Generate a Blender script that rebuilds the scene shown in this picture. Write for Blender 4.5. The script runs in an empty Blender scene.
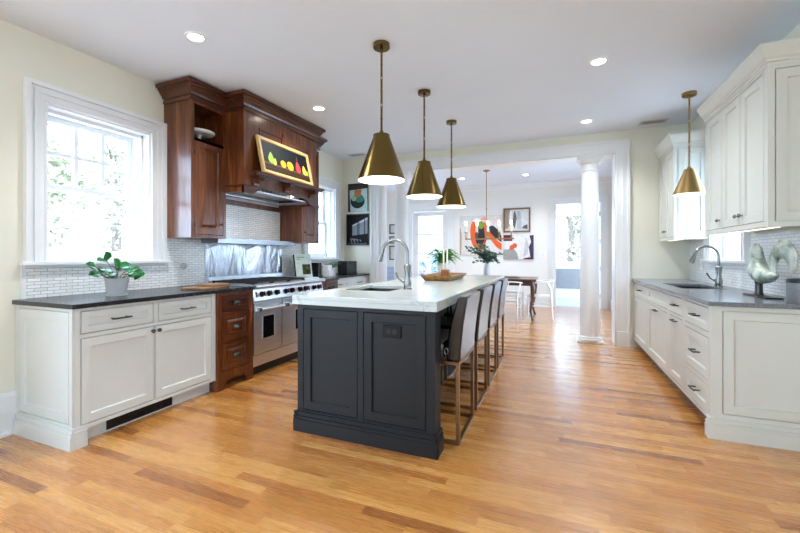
import bpy, bmesh, math, random
from mathutils import Vector, Matrix
random.seed(11)
PI = math.pi
SC = bpy.context.scene
COL = SC.collection

# ------------------------------------------------------------------ camera
cam_d = bpy.data.cameras.new('camera')
cam = bpy.data.objects.new('camera', cam_d)
COL.objects.link(cam)
cam.location = (0, 0, 1.22)
cam.rotation_euler = (PI / 2, 0, 0.3845)
cam_d.sensor_width = 36
cam_d.lens = 383.5 / 800 * 36
cam_d.shift_y = -10.85 / 800
cam_d.clip_start = 0.05
SC.camera = cam

# ------------------------------------------------------------------ world, exposure
SC.view_settings.view_transform = 'Standard'
SC.view_settings.look = 'None'
SC.view_settings.exposure = 1.45
SC.view_settings.gamma = 1.0
SC.view_settings.use_curve_mapping = False
SC.cycles.use_denoising = True
SC.cycles.max_bounces = 10
SC.cycles.diffuse_bounces = 6
SC.cycles.transparent_max_bounces = 12
SC.cycles.sample_clamp_indirect = 6.0
world = bpy.data.worlds.new('overcast_sky')
SC.world = world
world.use_nodes = True
wn = world.node_tree.nodes
WORLD_STRENGTH = 4.2
wn['Background'].inputs['Color'].default_value = (0.66, 0.90, 1.20, 1)
wn['Background'].inputs['Strength'].default_value = WORLD_STRENGTH
CAN_W = 33.0           # watts of one recessed light
PEND_W = 2.2          # watts of one pendant bulb


def area_light(name, loc, rot, sx, sy, power, color=(1, 1, 1), portal=False):
    d = bpy.data.lights.new(name, 'AREA')
    d.shape = 'RECTANGLE'
    d.size, d.size_y = sx, sy
    d.energy = power
    d.color = color
    o = bpy.data.objects.new(name, d)
    COL.objects.link(o)
    o.location = loc
    o.rotation_euler = rot
    if portal:
        d.cycles.is_portal = True
    return o


# sky portals: they only tell the renderer where the openings are
area_light('sky_portal', (-3.74, 2.03, 1.76), (0, -PI / 2, 0), 1.2, 0.8, 1, portal=True)
area_light('sky_portal', (-3.74, 5.22, 1.76), (0, -PI / 2, 0), 1.2, 0.8, 1, portal=True)
area_light('sky_portal', (1.78, 4.81, 1.75), (0, PI / 2, 0), 1.2, 0.8, 1, portal=True)
area_light('sky_portal', (-3.74, -1.1, 1.5), (0, -PI / 2, 0), 2.4, 3.0, 1, portal=True)  # for the added left openings behind the camera
area_light('sky_portal', (1.78, -1.6, 1.5), (0, PI / 2, 0), 2.4, 1.9, 1, portal=True)  # for the added right opening behind the camera
area_light('sky_portal', (1.38, 7.5, 1.4), (0, PI / 2, 0), 1.9, 1.3, 1, portal=True)  # for the added, unseen opening in the right dining wall
area_light('sky_portal', (-4.88, 7.9, 1.4), (0, -PI / 2, 0), 1.9, 1.3, 1, portal=True)  # for the added, unseen opening in the left dining wall


def kitchen_ceiling(y):
    return 2.785 + 0.0208 * y


# ------------------------------------------------------------------ materials
def new_mat(name):
    m = bpy.data.materials.new(name)
    m.use_nodes = True
    return m, m.node_tree.nodes, m.node_tree.links, m.node_tree.nodes['Principled BSDF']


def lin(c):
    return tuple(((x / 255) / 12.92 if x / 255 <= 0.04045 else ((x / 255 + 0.055) / 1.055) ** 2.4) for x in c) + (1,)


def ramp(nd, lk, src, stops):
    r = nd.new('ShaderNodeValToRGB')
    el = r.color_ramp.elements
    while len(el) < len(stops):
        el.new(0.5)
    for e, (p, c) in zip(el, stops):
        e.position = p
        e.color = c
    lk.new(src, r.inputs['Fac'])
    return r.outputs['Color']


def coords(nd, lk, scale=(1, 1, 1), kind='Object', rot=(0, 0, 0)):
    t = nd.new('ShaderNodeTexCoord')
    mp = nd.new('ShaderNodeMapping')
    mp.inputs['Scale'].default_value = scale
    mp.inputs['Rotation'].default_value = rot
    lk.new(t.outputs[kind], mp.inputs['Vector'])
    return mp.outputs['Vector']


def noise(nd, lk, vec, scale=5, detail=3, rough=0.5, dist=0.0):
    n = nd.new('ShaderNodeTexNoise')
    n.inputs['Scale'].default_value = scale
    n.inputs['Detail'].default_value = detail
    n.inputs['Roughness'].default_value = rough
    n.inputs['Distortion'].default_value = dist
    lk.new(vec, n.inputs['Vector'])
    return n.outputs['Fac']


def bump(nd, lk, b, src, strength=0.2, dist=0.01):
    bp = nd.new('ShaderNodeBump')
    bp.inputs['Strength'].default_value = strength
    bp.inputs['Distance'].default_value = dist
    lk.new(src, bp.inputs['Height'])
    lk.new(bp.outputs['Normal'], b.inputs['Normal'])


def plain(name, rgb, rough=0.5, metal=0.0, var=0.04, scale=6, coat=0.0, spec=0.5, bmp=0.0, bscale=60):
    m, nd, lk, b = new_mat(name)
    c = lin(rgb)
    v = coords(nd, lk)
    n = noise(nd, lk, v, scale, 3)
    lo = tuple(x * (1 - var) for x in c[:3]) + (1,)
    hi = tuple(min(1, x * (1 + var)) for x in c[:3]) + (1,)
    lk.new(ramp(nd, lk, n, [(0.3, lo), (0.7, hi)]), b.inputs['Base Color'])
    b.inputs['Roughness'].default_value = rough
    b.inputs['Metallic'].default_value = metal
    b.inputs['Specular IOR Level'].default_value = spec
    b.inputs['Coat Weight'].default_value = coat
    b.inputs['Coat Roughness'].default_value = 0.12
    if bmp:
        bump(nd, lk, b, noise(nd, lk, v, bscale, 2), bmp, 0.004)
    return m


def wood(name, dark, mid, light, axis='z', rough=0.35, coat=0.2, grain=9.0):
    m, nd, lk, b = new_mat(name)
    s = {'x': (0.6, grain, grain), 'y': (grain, 0.6, grain), 'z': (grain, grain, 0.6)}[axis]
    v = coords(nd, lk, s)
    n1 = noise(nd, lk, v, 1.6, 6, 0.62, 1.2)
    n2 = noise(nd, lk, v, 9.0, 3, 0.6)
    mx = nd.new('ShaderNodeMix')
    mx.inputs['Factor'].default_value = 0.3
    lk.new(n1, mx.inputs['A'])
    lk.new(n2, mx.inputs['B'])
    lk.new(ramp(nd, lk, mx.outputs['Result'], [(0.3, lin(dark)), (0.5, lin(mid)), (0.7, lin(light))]), b.inputs['Base Color'])
    b.inputs['Roughness'].default_value = rough
    b.inputs['Coat Weight'].default_value = coat
    b.inputs['Coat Roughness'].default_value = 0.15
    bump(nd, lk, b, n2, 0.08, 0.003)
    return m


def metal(name, rgb, rough, brush=(2, 2, 90), strength=0.05, var=0.12):
    m, nd, lk, b = new_mat(name)
    v = coords(nd, lk, brush)
    n = noise(nd, lk, v, 4, 3)
    c = lin(rgb)
    lk.new(ramp(nd, lk, n, [(0.3, tuple(x * (1 - var) for x in c[:3]) + (1,)), (0.7, tuple(min(1, x * (1 + var)) for x in c[:3]) + (1,))]), b.inputs['Base Color'])
    b.inputs['Metallic'].default_value = 1.0
    b.inputs['Roughness'].default_value = rough
    bump(nd, lk, b, n, strength, 0.003)
    return m


def emit(name, rgb, strength):
    m, nd, lk, b = new_mat(name)
    b.inputs['Base Color'].default_value = lin(rgb)
    b.inputs['Emission Color'].default_value = lin(rgb)
    b.inputs['Emission Strength'].default_value = strength
    return m


def math_node(nd, lk, op, a, bv=None):
    n = nd.new('ShaderNodeMath')
    n.operation = op
    for i, x in enumerate((a, bv)):
        if x is None:
            continue
        if isinstance(x, (int, float)):
            n.inputs[i].default_value = x
        else:
            lk.new(x, n.inputs[i])
    return n.outputs[0]


def plank_floor():
    m, nd, lk, b = new_mat('oak_strip_floor')
    t = nd.new('ShaderNodeTexCoord')
    sp = nd.new('ShaderNodeSeparateXYZ')
    lk.new(t.outputs['Object'], sp.inputs[0])
    W, LN = 0.062, 0.78
    yr = math_node(nd, lk, 'DIVIDE', sp.outputs['Y'], W)
    row = math_node(nd, lk, 'FLOOR', yr)
    fy = math_node(nd, lk, 'FRACT', yr)
    w1 = nd.new('ShaderNodeTexWhiteNoise')
    w1.noise_dimensions = '1D'
    lk.new(row, w1.inputs['W'])
    xs = math_node(nd, lk, 'ADD', math_node(nd, lk, 'DIVIDE', sp.outputs['X'], LN), math_node(nd, lk, 'MULTIPLY', w1.outputs['Value'], 7.3))
    col = math_node(nd, lk, 'FLOOR', xs)
    fx = math_node(nd, lk, 'FRACT', xs)
    cb = nd.new('ShaderNodeCombineXYZ')
    lk.new(row, cb.inputs[0])
    lk.new(col, cb.inputs[1])
    w2 = nd.new('ShaderNodeTexWhiteNoise')
    w2.noise_dimensions = '2D'
    lk.new(cb.outputs[0], w2.inputs['Vector'])
    rnd = w2.outputs['Value']
    # grain, shifted per board
    off = nd.new('ShaderNodeCombineXYZ')
    lk.new(math_node(nd, lk, 'MULTIPLY', rnd, 37.0), off.inputs[0])
    lk.new(math_node(nd, lk, 'MULTIPLY', rnd, 11.0), off.inputs[2])
    va = nd.new('ShaderNodeVectorMath')
    va.operation = 'ADD'
    lk.new(t.outputs['Object'], va.inputs[0])
    lk.new(off.outputs[0], va.inputs[1])
    mp = nd.new('ShaderNodeMapping')
    mp.inputs['Scale'].default_value = (1.3, 22, 1)
    lk.new(va.outputs[0], mp.inputs['Vector'])
    g = noise(nd, lk, mp.outputs['Vector'], 2.2, 6, 0.65, 1.0)
    g2 = noise(nd, lk, mp.outputs['Vector'], 9.0, 3, 0.6)
    tone = ramp(nd, lk, rnd, [(0.0, lin((150, 91, 44))), (0.12, lin((185, 118, 56))), (0.55, lin((203, 138, 68))), (1.0, lin((221, 160, 88)))])
    gr = ramp(nd, lk, math_node(nd, lk, 'ADD', math_node(nd, lk, 'MULTIPLY', g, 0.75), math_node(nd, lk, 'MULTIPLY', g2, 0.25)),
              [(0.32, (0.62, 0.57, 0.52, 1)), (0.5, (0.95, 0.95, 0.95, 1)), (0.68, (1.12, 1.1, 1.08, 1))])
    mx = nd.new('ShaderNodeMix')
    mx.data_type = 'RGBA'
    mx.blend_type = 'MULTIPLY'
    mx.inputs['Factor'].default_value = 1.0
    lk.new(tone, mx.inputs['A'])
    lk.new(gr, mx.inputs['B'])
    gap = math_node(nd, lk, 'MAXIMUM', math_node(nd, lk, 'LESS_THAN', fy, 0.024), math_node(nd, lk, 'LESS_THAN', fx, 0.0018))
    mg = nd.new('ShaderNodeMix')
    mg.data_type = 'RGBA'
    lk.new(math_node(nd, lk, 'MULTIPLY', gap, 0.42), mg.inputs['Factor'])
    lk.new(mx.outputs['Result'], mg.inputs['A'])
    mg.inputs['B'].default_value = lin((92, 54, 28))
    lk.new(mg.outputs['Result'], b.inputs['Base Color'])
    lk.new(math_node(nd, lk, 'ADD', math_node(nd, lk, 'MULTIPLY', g2, 0.14), 0.20), b.inputs['Roughness'])
    b.inputs['Specular IOR Level'].default_value = 0.5
    b.inputs['Coat Weight'].default_value = 0.8
    b.inputs['Coat Roughness'].default_value = 0.2
    hb = math_node(nd, lk, 'SUBTRACT', math_node(nd, lk, 'MULTIPLY', g, 0.25), gap)
    bump(nd, lk, b, hb, 0.12, 0.002)
    return m


def tile_wall(name, plane, L=0.078, Hh=0.0235, grout=(150, 150, 152), ca=(252, 252, 250), cb_=(236, 236, 236)):
    m, nd, lk, b = new_mat(name)
    t = nd.new('ShaderNodeTexCoord')
    sp = nd.new('ShaderNodeSeparateXYZ')
    lk.new(t.outputs['Object'], sp.inputs[0])
    c = nd.new('ShaderNodeCombineXYZ')
    lk.new(sp.outputs[plane], c.inputs[0])
    lk.new(sp.outputs['Z'], c.inputs[1])
    br = nd.new('ShaderNodeTexBrick')
    br.inputs['Scale'].default_value = 1.0
    br.inputs['Brick Width'].default_value = L
    br.inputs['Row Height'].default_value = Hh
    br.inputs['Mortar Size'].default_value = 0.0015
    br.inputs['Mortar Smooth'].default_value = 0.2
    br.inputs['Color1'].default_value = lin(ca)
    br.inputs['Color2'].default_value = lin(cb_)
    br.inputs['Mortar'].default_value = lin(grout)
    lk.new(c.outputs[0], br.inputs['Vector'])
    lk.new(br.outputs['Color'], b.inputs['Base Color'])
    b.inputs['Roughness'].default_value = 0.16
    n = noise(nd, lk, c.outputs[0], 26, 2)
    h = math_node(nd, lk, 'ADD', math_node(nd, lk, 'MULTIPLY', br.outputs['Fac'], -1.0), math_node(nd, lk, 'MULTIPLY', n, 0.6))
    bump(nd, lk, b, h, 0.35, 0.003)
    return m


def marble():
    m, nd, lk, b = new_mat('white_marble')
    v = coords(nd, lk)
    n = noise(nd, lk, v, 3.2, 6, 0.6, 1.6)
    d = math_node(nd, lk, 'ABSOLUTE', math_node(nd, lk, 'SUBTRACT', n, 0.5))
    vein = ramp(nd, lk, d, [(0.0, lin((150, 153, 153))), (0.006, lin((184, 188, 186))), (0.02, lin((198, 203, 200)))])
    n2 = noise(nd, lk, v, 1.1, 2)
    mx = nd.new('ShaderNodeMix')
    mx.data_type = 'RGBA'
    lk.new(ramp(nd, lk, n2, [(0.45, (0, 0, 0, 1)), (0.62, (1, 1, 1, 1))]), mx.inputs['Factor'])
    mx.inputs['A'].default_value = lin((198, 203, 200))
    lk.new(vein, mx.inputs['B'])
    n3 = noise(nd, lk, v, 14, 4, 0.7, 0.6)
    sp = ramp(nd, lk, n3, [(0.29, lin((120, 120, 122))), (0.345, (1, 1, 1, 1))])
    m2 = nd.new('ShaderNodeMix')
    m2.data_type = 'RGBA'
    m2.blend_type = 'MULTIPLY'
    m2.inputs['Factor'].default_value = 0.8
    lk.new(mx.outputs['Result'], m2.inputs['A'])
    lk.new(sp, m2.inputs['B'])
    lk.new(m2.outputs['Result'], b.inputs['Base Color'])
    b.inputs['Roughness'].default_value = 0.18
    return m


def pane_mat():
    m, nd, lk, b = new_mat('window_glass')
    out = nd['Material Output']
    tr = nd.new('ShaderNodeBsdfTransparent')
    gl = nd.new('ShaderNodeBsdfGlossy')
    gl.inputs['Roughness'].default_value = 0.02
    lw = nd.new('ShaderNodeLayerWeight')
    lw.inputs['Blend'].default_value = 0.5
    fac = math_node(nd, lk, 'ADD', math_node(nd, lk, 'MULTIPLY', math_node(nd, lk, 'POWER', lw.outputs['Facing'], 5.0), 0.4), 0.03)
    mx = nd.new('ShaderNodeMixShader')
    lk.new(fac, mx.inputs[0])
    lk.new(tr.outputs[0], mx.inputs[1])
    lk.new(gl.outputs[0], mx.inputs[2])
    lk.new(mx.outputs[0], out.inputs['Surface'])
    nd.remove(b)
    return m


def brushed_panel():
    m, nd, lk, b = new_mat('brushed_steel_panel')
    v = coords(nd, lk, (1, 1.4, 0.5))
    n = noise(nd, lk, v, 3.0, 2, 0.5, 0.8)
    v2 = coords(nd, lk, (1, 60, 3), rot=(0.5, 0, 0))
    n2 = noise(nd, lk, v2, 3.0, 2)
    b.inputs['Base Color'].default_value = lin((172, 174, 180))
    b.inputs['Metallic'].default_value = 1.0
    lk.new(math_node(nd, lk, 'ADD', math_node(nd, lk, 'MULTIPLY', n2, 0.12), 0.2), b.inputs['Roughness'])
    h = math_node(nd, lk, 'ADD', math_node(nd, lk, 'MULTIPLY', n, 1.0), math_node(nd, lk, 'MULTIPLY', n2, 0.02))
    bump(nd, lk, b, h, 0.6, 0.05)
    return m


def patina():
    m, nd, lk, b = new_mat('verdigris_patina')
    v = coords(nd, lk)
    n = noise(nd, lk, v, 9, 6, 0.65, 0.6)
    lk.new(ramp(nd, lk, n, [(0.33, lin((130, 112, 80))), (0.40, lin((140, 152, 132))), (0.50, lin((190, 204, 192))), (0.64, lin((228, 232, 222)))]), b.inputs['Base Color'])
    b.inputs['Roughness'].default_value = 0.45
    b.inputs['Metallic'].default_value = 0.25
    bump(nd, lk, b, n, 0.3, 0.01)
    return m


M = {
    'floor': plank_floor(),
    'wall': plain('cream_wall_paint', (231, 228, 212), 0.75, var=0.015, scale=1.5, bmp=0.05, bscale=220),
    'dwall': plain('pale_dining_wall_paint', (234, 232, 228), 0.75, var=0.015, scale=1.5),
    'ceil': plain('ceiling_paint', (228, 235, 246), 0.85, var=0.01, scale=1.5),
    'trim': plain('white_trim_paint', (236, 237, 238), 0.35, var=0.01),
    'cab': plain('pale_grey_cabinet_paint', (217, 220, 217), 0.38, var=0.015),
    'rcab': plain('pale_grey_green_cabinet_paint', (216, 216, 207), 0.38, var=0.015),
    'isl': plain('charcoal_cabinet_paint', (25, 27, 30), 0.48, var=0.05, spec=0.35),
    'brown': wood('dark_cherry_wood', (44, 18, 7), (96, 47, 19), (152, 91, 44), 'z', 0.3, 0.35),
    'brownh': wood('dark_cherry_wood_across', (40, 17, 9), (76, 36, 19), (116, 62, 34), 'y', 0.3, 0.35),
    'granite': plain('black_granite', (36, 37, 41), 0.24, var=0.4, scale=90),
    'rgranite': plain('grey_granite', (116, 120, 126), 0.2, var=0.3, scale=90),
    'marble': marble(),
    'steel': metal('stainless_steel', (224, 228, 234), 0.36),
    'panel': brushed_panel(),
    'basin': metal('dark_steel_basin', (92, 94, 97), 0.35),
    'jet': plain('jet_black_plastic', (5, 5, 6), 0.5, spec=0.3),
    'steel2': metal('satin_steel_shelf', (150, 152, 156), 0.3),
    'chrome': metal('brushed_nickel', (140, 143, 142), 0.26, (5, 5, 5), 0.01, 0.05),
    'iron': plain('black_cast_iron', (22, 22, 24), 0.5, var=0.3, scale=40),
    'black': plain('black_plastic', (16, 16, 18), 0.35, var=0.2),
    'dglass': plain('dark_oven_glass', (8, 8, 10), 0.06, var=0.1),
    'pewter': metal('dark_pewter', (84, 82, 80), 0.35, (5, 5, 5), 0.02),
    'brass': metal('antique_brass', (112, 93, 52), 0.25, (1, 1, 160), 0.02, 0.08),
    'sbrass': metal('satin_brass', (164, 134, 88), 0.32, (1, 1, 160), 0.02, 0.06),
    'bronze': metal('brushed_bronze_frame', (150, 122, 92), 0.36, (4, 4, 30), 0.04),
    'shadein': plain('white_enamel', (246, 245, 240), 0.5, var=0.005),
    'leather': plain('dark_brown_leather', (28, 20, 21), 0.26, coat=0.5, var=0.25, scale=14, bmp=0.15, bscale=180),
    'tileL': tile_wall('white_marble_tile_left', 'Y'),
    'tileR': tile_wall('white_marble_tile_right', 'Y', 0.085, 0.026, (176, 178, 182), (246, 247, 248), (232, 234, 236)),
    'glass': pane_mat(),
    'lens': emit('lamp_lens', (255, 246, 230), 14),
    'bulb': emit('warm_bulb', (255, 240, 215), 4),
    'strip': emit('led_strip', (255, 244, 222), 0.9),
    'pot': plain('grey_ceramic', (204, 204, 206), 0.4, var=0.05),
    'wpot': plain('white_ceramic', (226, 226, 226), 0.35, var=0.03),
    'soil': plain('potting_soil', (48, 36, 28), 0.9, var=0.3, scale=60),
    'leaf': plain('deep_green_leaf', (38, 116, 54), 0.35, var=0.35, scale=14),
    'fern': plain('bright_fern_green', (82, 160, 48), 0.45, var=0.35, scale=14),
    'euca': plain('dusty_eucalyptus_green', (64, 98, 82), 0.5, var=0.35, scale=12),
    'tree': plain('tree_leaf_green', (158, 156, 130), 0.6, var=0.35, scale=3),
    'bark': plain('tree_bark', (110, 98, 88), 0.9, var=0.2),
    'stem': plain('plant_stem', (86, 104, 62), 0.6, var=0.2),
    'copper': metal('hammered_copper', (140, 88, 60), 0.32, (20, 20, 20), 0.2, 0.2),
    'wax': plain('ivory_wax', (240, 236, 224), 0.5, var=0.01),
    'tray': wood('worn_acacia_wood', (74, 46, 18), (130, 92, 44), (186, 148, 84), 'y', 0.42, 0.1, 5),
    'board': wood('maple_board', (96, 66, 38), (144, 106, 68), (176, 138, 96), 'y', 0.5, 0.0, 6),
    'table': wood('walnut_table', (52, 28, 18), (88, 52, 34), (124, 80, 52), 'x', 0.3, 0.3),
    'white': plain('white_lacquer', (238, 238, 236), 0.4, var=0.01),
    'frameoak': wood('pale_oak_frame', (176, 142, 84), (206, 172, 110), (226, 198, 142), 'y', 0.4, 0.1, 6),
    'framewal': wood('walnut_frame', (88, 60, 42), (118, 84, 60), (146, 110, 82), 'x', 0.4, 0.1, 6),
    'patina': patina(),
    'steelgrey': plain('grey_metal_fabric', (134, 136, 140), 0.45, 0.3, var=0.1, scale=60),
    'slate': plain('slate_grey_panel', (138, 135, 131), 0.6, var=0.05),
    'stripe': None,
    'bounce_ground': plain('pale_bounce_ground', (208, 208, 204), 0.9, var=0.2, scale=2),  # outdoor ground made pale to bounce daylight onto the ceiling
    'patio': plain('pale_paving', (176, 178, 190), 0.8, var=0.05),
    'bluegrey': plain('blue_grey_foliage', (128, 146, 168), 0.7, var=0.3, scale=9),
    'vent': plain('vent_metal', (196, 196, 196), 0.5, var=0.03),
}


def flat(rgb, rough=0.6):
    k = 'paint_%d_%d_%d' % rgb
    if k not in M:
        M[k] = plain('paint_of_%d_%d_%d' % rgb, rgb, rough, var=0.10, scale=22, spec=0.2)
    return M[k]


def stripes():
    m, nd, lk, b = new_mat('striped_upholstery')
    t = nd.new('ShaderNodeTexCoord')
    w = nd.new('ShaderNodeTexWave')
    w.bands_direction = 'Z'
    w.inputs['Scale'].default_value = 9
    lk.new(t.outputs['Object'], w.inputs['Vector'])
    lk.new(ramp(nd, lk, w.outputs['Fac'], [(0.35, lin((104, 116, 140))), (0.6, lin((196, 202, 212)))]), b.inputs['Base Color'])
    b.inputs['Roughness'].default_value = 0.85
    return m


M['stripe'] = stripes()


# ------------------------------------------------------------------ mesh helpers
class Fr:
    """a frame: local (a, b, c) -> origin + u a + v b + w c"""
    def __init__(s, o=(0, 0, 0), u=(1, 0, 0), v=(0, 1, 0), w=(0, 0, 1)):
        s.o, s.u, s.v, s.w = Vector(o), Vector(u), Vector(v), Vector(w)

    def __call__(s, a, b, c):
        return s.o + s.u * a + s.v * b + s.w * c

    def at(s, a, b, c):
        return Fr(s(a, b, c), s.u, s.v, s.w)


W0 = Fr()


def face_px(x):            # face that looks along +X, running along Y
    return Fr((x, 0, 0), (0, 1, 0), (0, 0, 1), (1, 0, 0))


def face_nx(x):            # looks along -X
    return Fr((x, 0, 0), (0, 1, 0), (0, 0, 1), (-1, 0, 0))


def face_ny(y):            # looks along -Y (towards the camera)
    return Fr((0, y, 0), (1, 0, 0), (0, 0, 1), (0, -1, 0))


class MB:
    def __init__(s, F=W0):
        s.v, s.f, s.m, s.F, s.mi = [], [], [], F, 0

    def pt(s, a, b, c):
        s.v.append(s.F(a, b, c))
        return len(s.v) - 1

    def face(s, idx):
        s.f.append(tuple(idx))
        s.m.append(s.mi)

    def quad(s, *pts):
        s.face([s.pt(*p) for p in pts])
        return s

    def box(s, a0, b0, c0, a1, b1, c1):
        i = [s.pt(a, b, c) for c in (c0, c1) for b in (b0, b1) for a in (a0, a1)]
        for q in ((0, 2, 3, 1), (4, 5, 7, 6), (0, 1, 5, 4), (2, 6, 7, 3), (0, 4, 6, 2), (1, 3, 7, 5)):
            s.face([i[k] for k in q])
        return s

    def rings(s, u0, v0, u1, v1, prof, cap=True, back=True):
        """rectangular ring profile: prof = [(inset, w), ...]"""
        L = []
        for ins, w in prof:
            L.append([s.pt(u0 + ins, v0 + ins, w), s.pt(u1 - ins, v0 + ins, w), s.pt(u1 - ins, v1 - ins, w), s.pt(u0 + ins, v1 - ins, w)])
        for A, B in zip(L, L[1:]):
            for k in range(4):
                s.face([A[k], A[(k + 1) % 4], B[(k + 1) % 4], B[k]])
        if cap:
            s.face(L[-1])
        if back:
            s.face(L[0][::-1])
        return s

    def loft(s, secs, closed=True, caps=True):
        """list of rings (each a list of points of equal length)"""
        L = [[s.pt(*p) for p in r] for r in secs]
        n = len(L[0])
        for A, B in zip(L, L[1:]):
            for k in range(n if closed else n - 1):
                s.face([A[k], A[(k + 1) % n], B[(k + 1) % n], B[k]])
        if caps and closed:
            s.face(L[0][::-1])
            s.face(L[-1])
        return s

    def lathe(s, prof, x=0, y=0, z=0, n=24, caps=True):
        secs = [[(x + r * math.cos(2 * PI * k / n), y + r * math.sin(2 * PI * k / n), z + h) for k in range(n)] for r, h in prof]
        return s.loft(secs, True, caps)

    def tube(s, path, rad, n=10, caps=True, flat_=None):
        """round tube along a path, rad a number or a list; flat_ squashes it"""
        P = [Vector(p) for p in path]
        R = rad if isinstance(rad, (list, tuple)) else [rad] * len(P)
        secs, up = [], None
        for i, p in enumerate(P):
            t = (P[min(i + 1, len(P) - 1)] - P[max(i - 1, 0)]).normalized()
            if up is None:
                up = Vector((0, 0, 1)) if abs(t.z) < 0.9 else Vector((1, 0, 0))
            side = t.cross(up).normalized()
            up = side.cross(t).normalized()
            r = R[i]
            ra, rb = (r if isinstance(r, (list, tuple)) else (r, r))
            secs.append([tuple(p + side * (ra * math.cos(2 * PI * k / n)) + up * (rb * math.sin(2 * PI * k / n))) for k in range(n)])
        return s.loft(secs, True, caps)

    def ball(s, x, y, z, rx, ry=None, rz=None, n=14, m=9):
        ry = rx if ry is None else ry
        rz = rx if rz is None else rz
        secs = []
        for j in range(m + 1):
            a = -PI / 2 + PI * j / m
            c = max(math.cos(a), 0.02)
            secs.append([(x + rx * c * math.cos(2 * PI * k / n), y + ry * c * math.sin(2 * PI * k / n), z + rz * math.sin(a)) for k in range(n)])
        return s.loft(secs)

    def poly(s, pts, w, mi=None):
        if mi is not None:
            s.mi = mi
        s.face([s.pt(a, b, w) for a, b in pts])
        return s

    def prism(s, pts, w0, w1):
        A = [s.pt(a, b, w0) for a, b in pts]
        B = [s.pt(a, b, w1) for a, b in pts]
        n = len(pts)
        for k in range(n):
            s.face([A[k], A[(k + 1) % n], B[(k + 1) % n], B[k]])
        s.face(A[::-1])
        s.face(B)
        return s

    def cells(s, u0, v0, u1, v1, holes, w0, w1):
        """a slab with rectangular holes"""
        us = sorted({u0, u1} | {x for h in holes for x in (h[0], h[2]) if u0 < x < u1})
        vs = sorted({v0, v1} | {x for h in holes for x in (h[1], h[3]) if v0 < x < v1})

        def solid(i, j):
            if i < 0 or j < 0 or i >= len(us) - 1 or j >= len(vs) - 1:
                return False
            a, b = (us[i] + us[i + 1]) / 2, (vs[j] + vs[j + 1]) / 2
            return not any(h[0] < a < h[2] and h[1] < b < h[3] for h in holes)
        for i in range(len(us) - 1):
            for j in range(len(vs) - 1):
                if not solid(i, j):
                    continue
                a0, a1, b0, b1 = us[i], us[i + 1], vs[j], vs[j + 1]
                s.quad((a0, b0, w1), (a1, b0, w1), (a1, b1, w1), (a0, b1, w1))
                s.quad((a0, b0, w0), (a0, b1, w0), (a1, b1, w0), (a1, b0, w0))
                if not solid(i - 1, j):
                    s.quad((a0, b0, w0), (a0, b0, w1), (a0, b1, w1), (a0, b1, w0))
                if not solid(i + 1, j):
                    s.quad((a1, b0, w0), (a1, b1, w0), (a1, b1, w1), (a1, b0, w1))
                if not solid(i, j - 1):
                    s.quad((a0, b0, w0), (a1, b0, w0), (a1, b0, w1), (a0, b0, w1))
                if not solid(i, j + 1):
                    s.quad((a0, b1, w0), (a0, b1, w1), (a1, b1, w1), (a1, b1, w0))
        return s

    def leaf(s, p, d, up, ln, wd, fold=0.15):
        """one pointed leaf of six corners from p along d"""
        p, d, up = Vector(p), Vector(d).normalized(), Vector(up)
        sd = d.cross(up)
        if sd.length < 1e-4:
            sd = d.cross(Vector((1, 0, 0.3)))
        sd.normalize()
        nn = sd.cross(d)
        pts = [p, p + d * ln * .35 + sd * wd + nn * fold * wd, p + d * ln * .75 + sd * wd * .75 + nn * fold * wd, p + d * ln - nn * fold * wd,
               p + d * ln * .75 - sd * wd * .75 + nn * fold * wd, p + d * ln * .35 - sd * wd + nn * fold * wd]
        i = [s.pt(*q) for q in pts]
        s.face((i[0], i[1], i[2], i[3]))
        s.face((i[0], i[3], i[4], i[5]))
        return s

    def build(s, name, mat, parent=None, smooth=False, bevel=0.0, shear=False):
        off = Vector((0, 0, 0))
        r = parent
        while r is not None:
            off += r.location
            r = r.parent
        me = bpy.data.meshes.new(name)
        vs = s.v
        if shear:
            vs = [Vector((p.x, p.y, p.z + 0.0235 * (p.y - 2.5))) for p in vs]
        me.from_pydata([tuple(p - off) for p in vs], [], s.f)
        for m_ in (mat if isinstance(mat, (list, tuple)) else [mat]):
            me.materials.append(m_)
        me.polygons.foreach_set('material_index', s.m)
        bm = bmesh.new()
        bm.from_mesh(me)
        if not getattr(s, 'keep', False):
            bmesh.ops.remove_doubles(bm, verts=bm.verts, dist=1e-5)
            bmesh.ops.recalc_face_normals(bm, faces=bm.faces)
        bm.to_mesh(me)
        bm.free()
        if smooth:
            me.polygons.foreach_set('use_smooth', [True] * len(me.polygons))
            me.set_sharp_from_angle(angle=math.radians(38))
        me.update()
        o = bpy.data.objects.new(name, me)
        COL.objects.link(o)
        if parent is not None:
            o.parent = parent
        if bevel:
            b = o.modifiers.new('bevel', 'BEVEL')
            b.width = bevel
            b.segments = 2
            b.limit_method = 'ANGLE'
        return o


def tag(o, label, cat, group=None, kind=None):
    o['label'] = label
    o['category'] = cat
    if group:
        o['group'] = group
    if kind:
        o['kind'] = kind
    return o


def thing(name, loc, label, cat, group=None):
    o = bpy.data.objects.new(name, None)
    COL.objects.link(o)
    o.location = loc
    o.empty_display_size = 0.05
    return tag(o, label, cat, group)


def structure(o):
    o['kind'] = 'structure'
    return o


def struct_root(name, loc=(0, 0, 0)):
    o = bpy.data.objects.new(name, None)
    COL.objects.link(o)
    o.location = loc
    return structure(o)


def copy_tree(o, parent=None):
    c = o.copy()
    COL.objects.link(c)
    if parent is not None:
        c.parent = parent
    for ch in list(o.children):
        copy_tree(ch, c)
    return c


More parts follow.
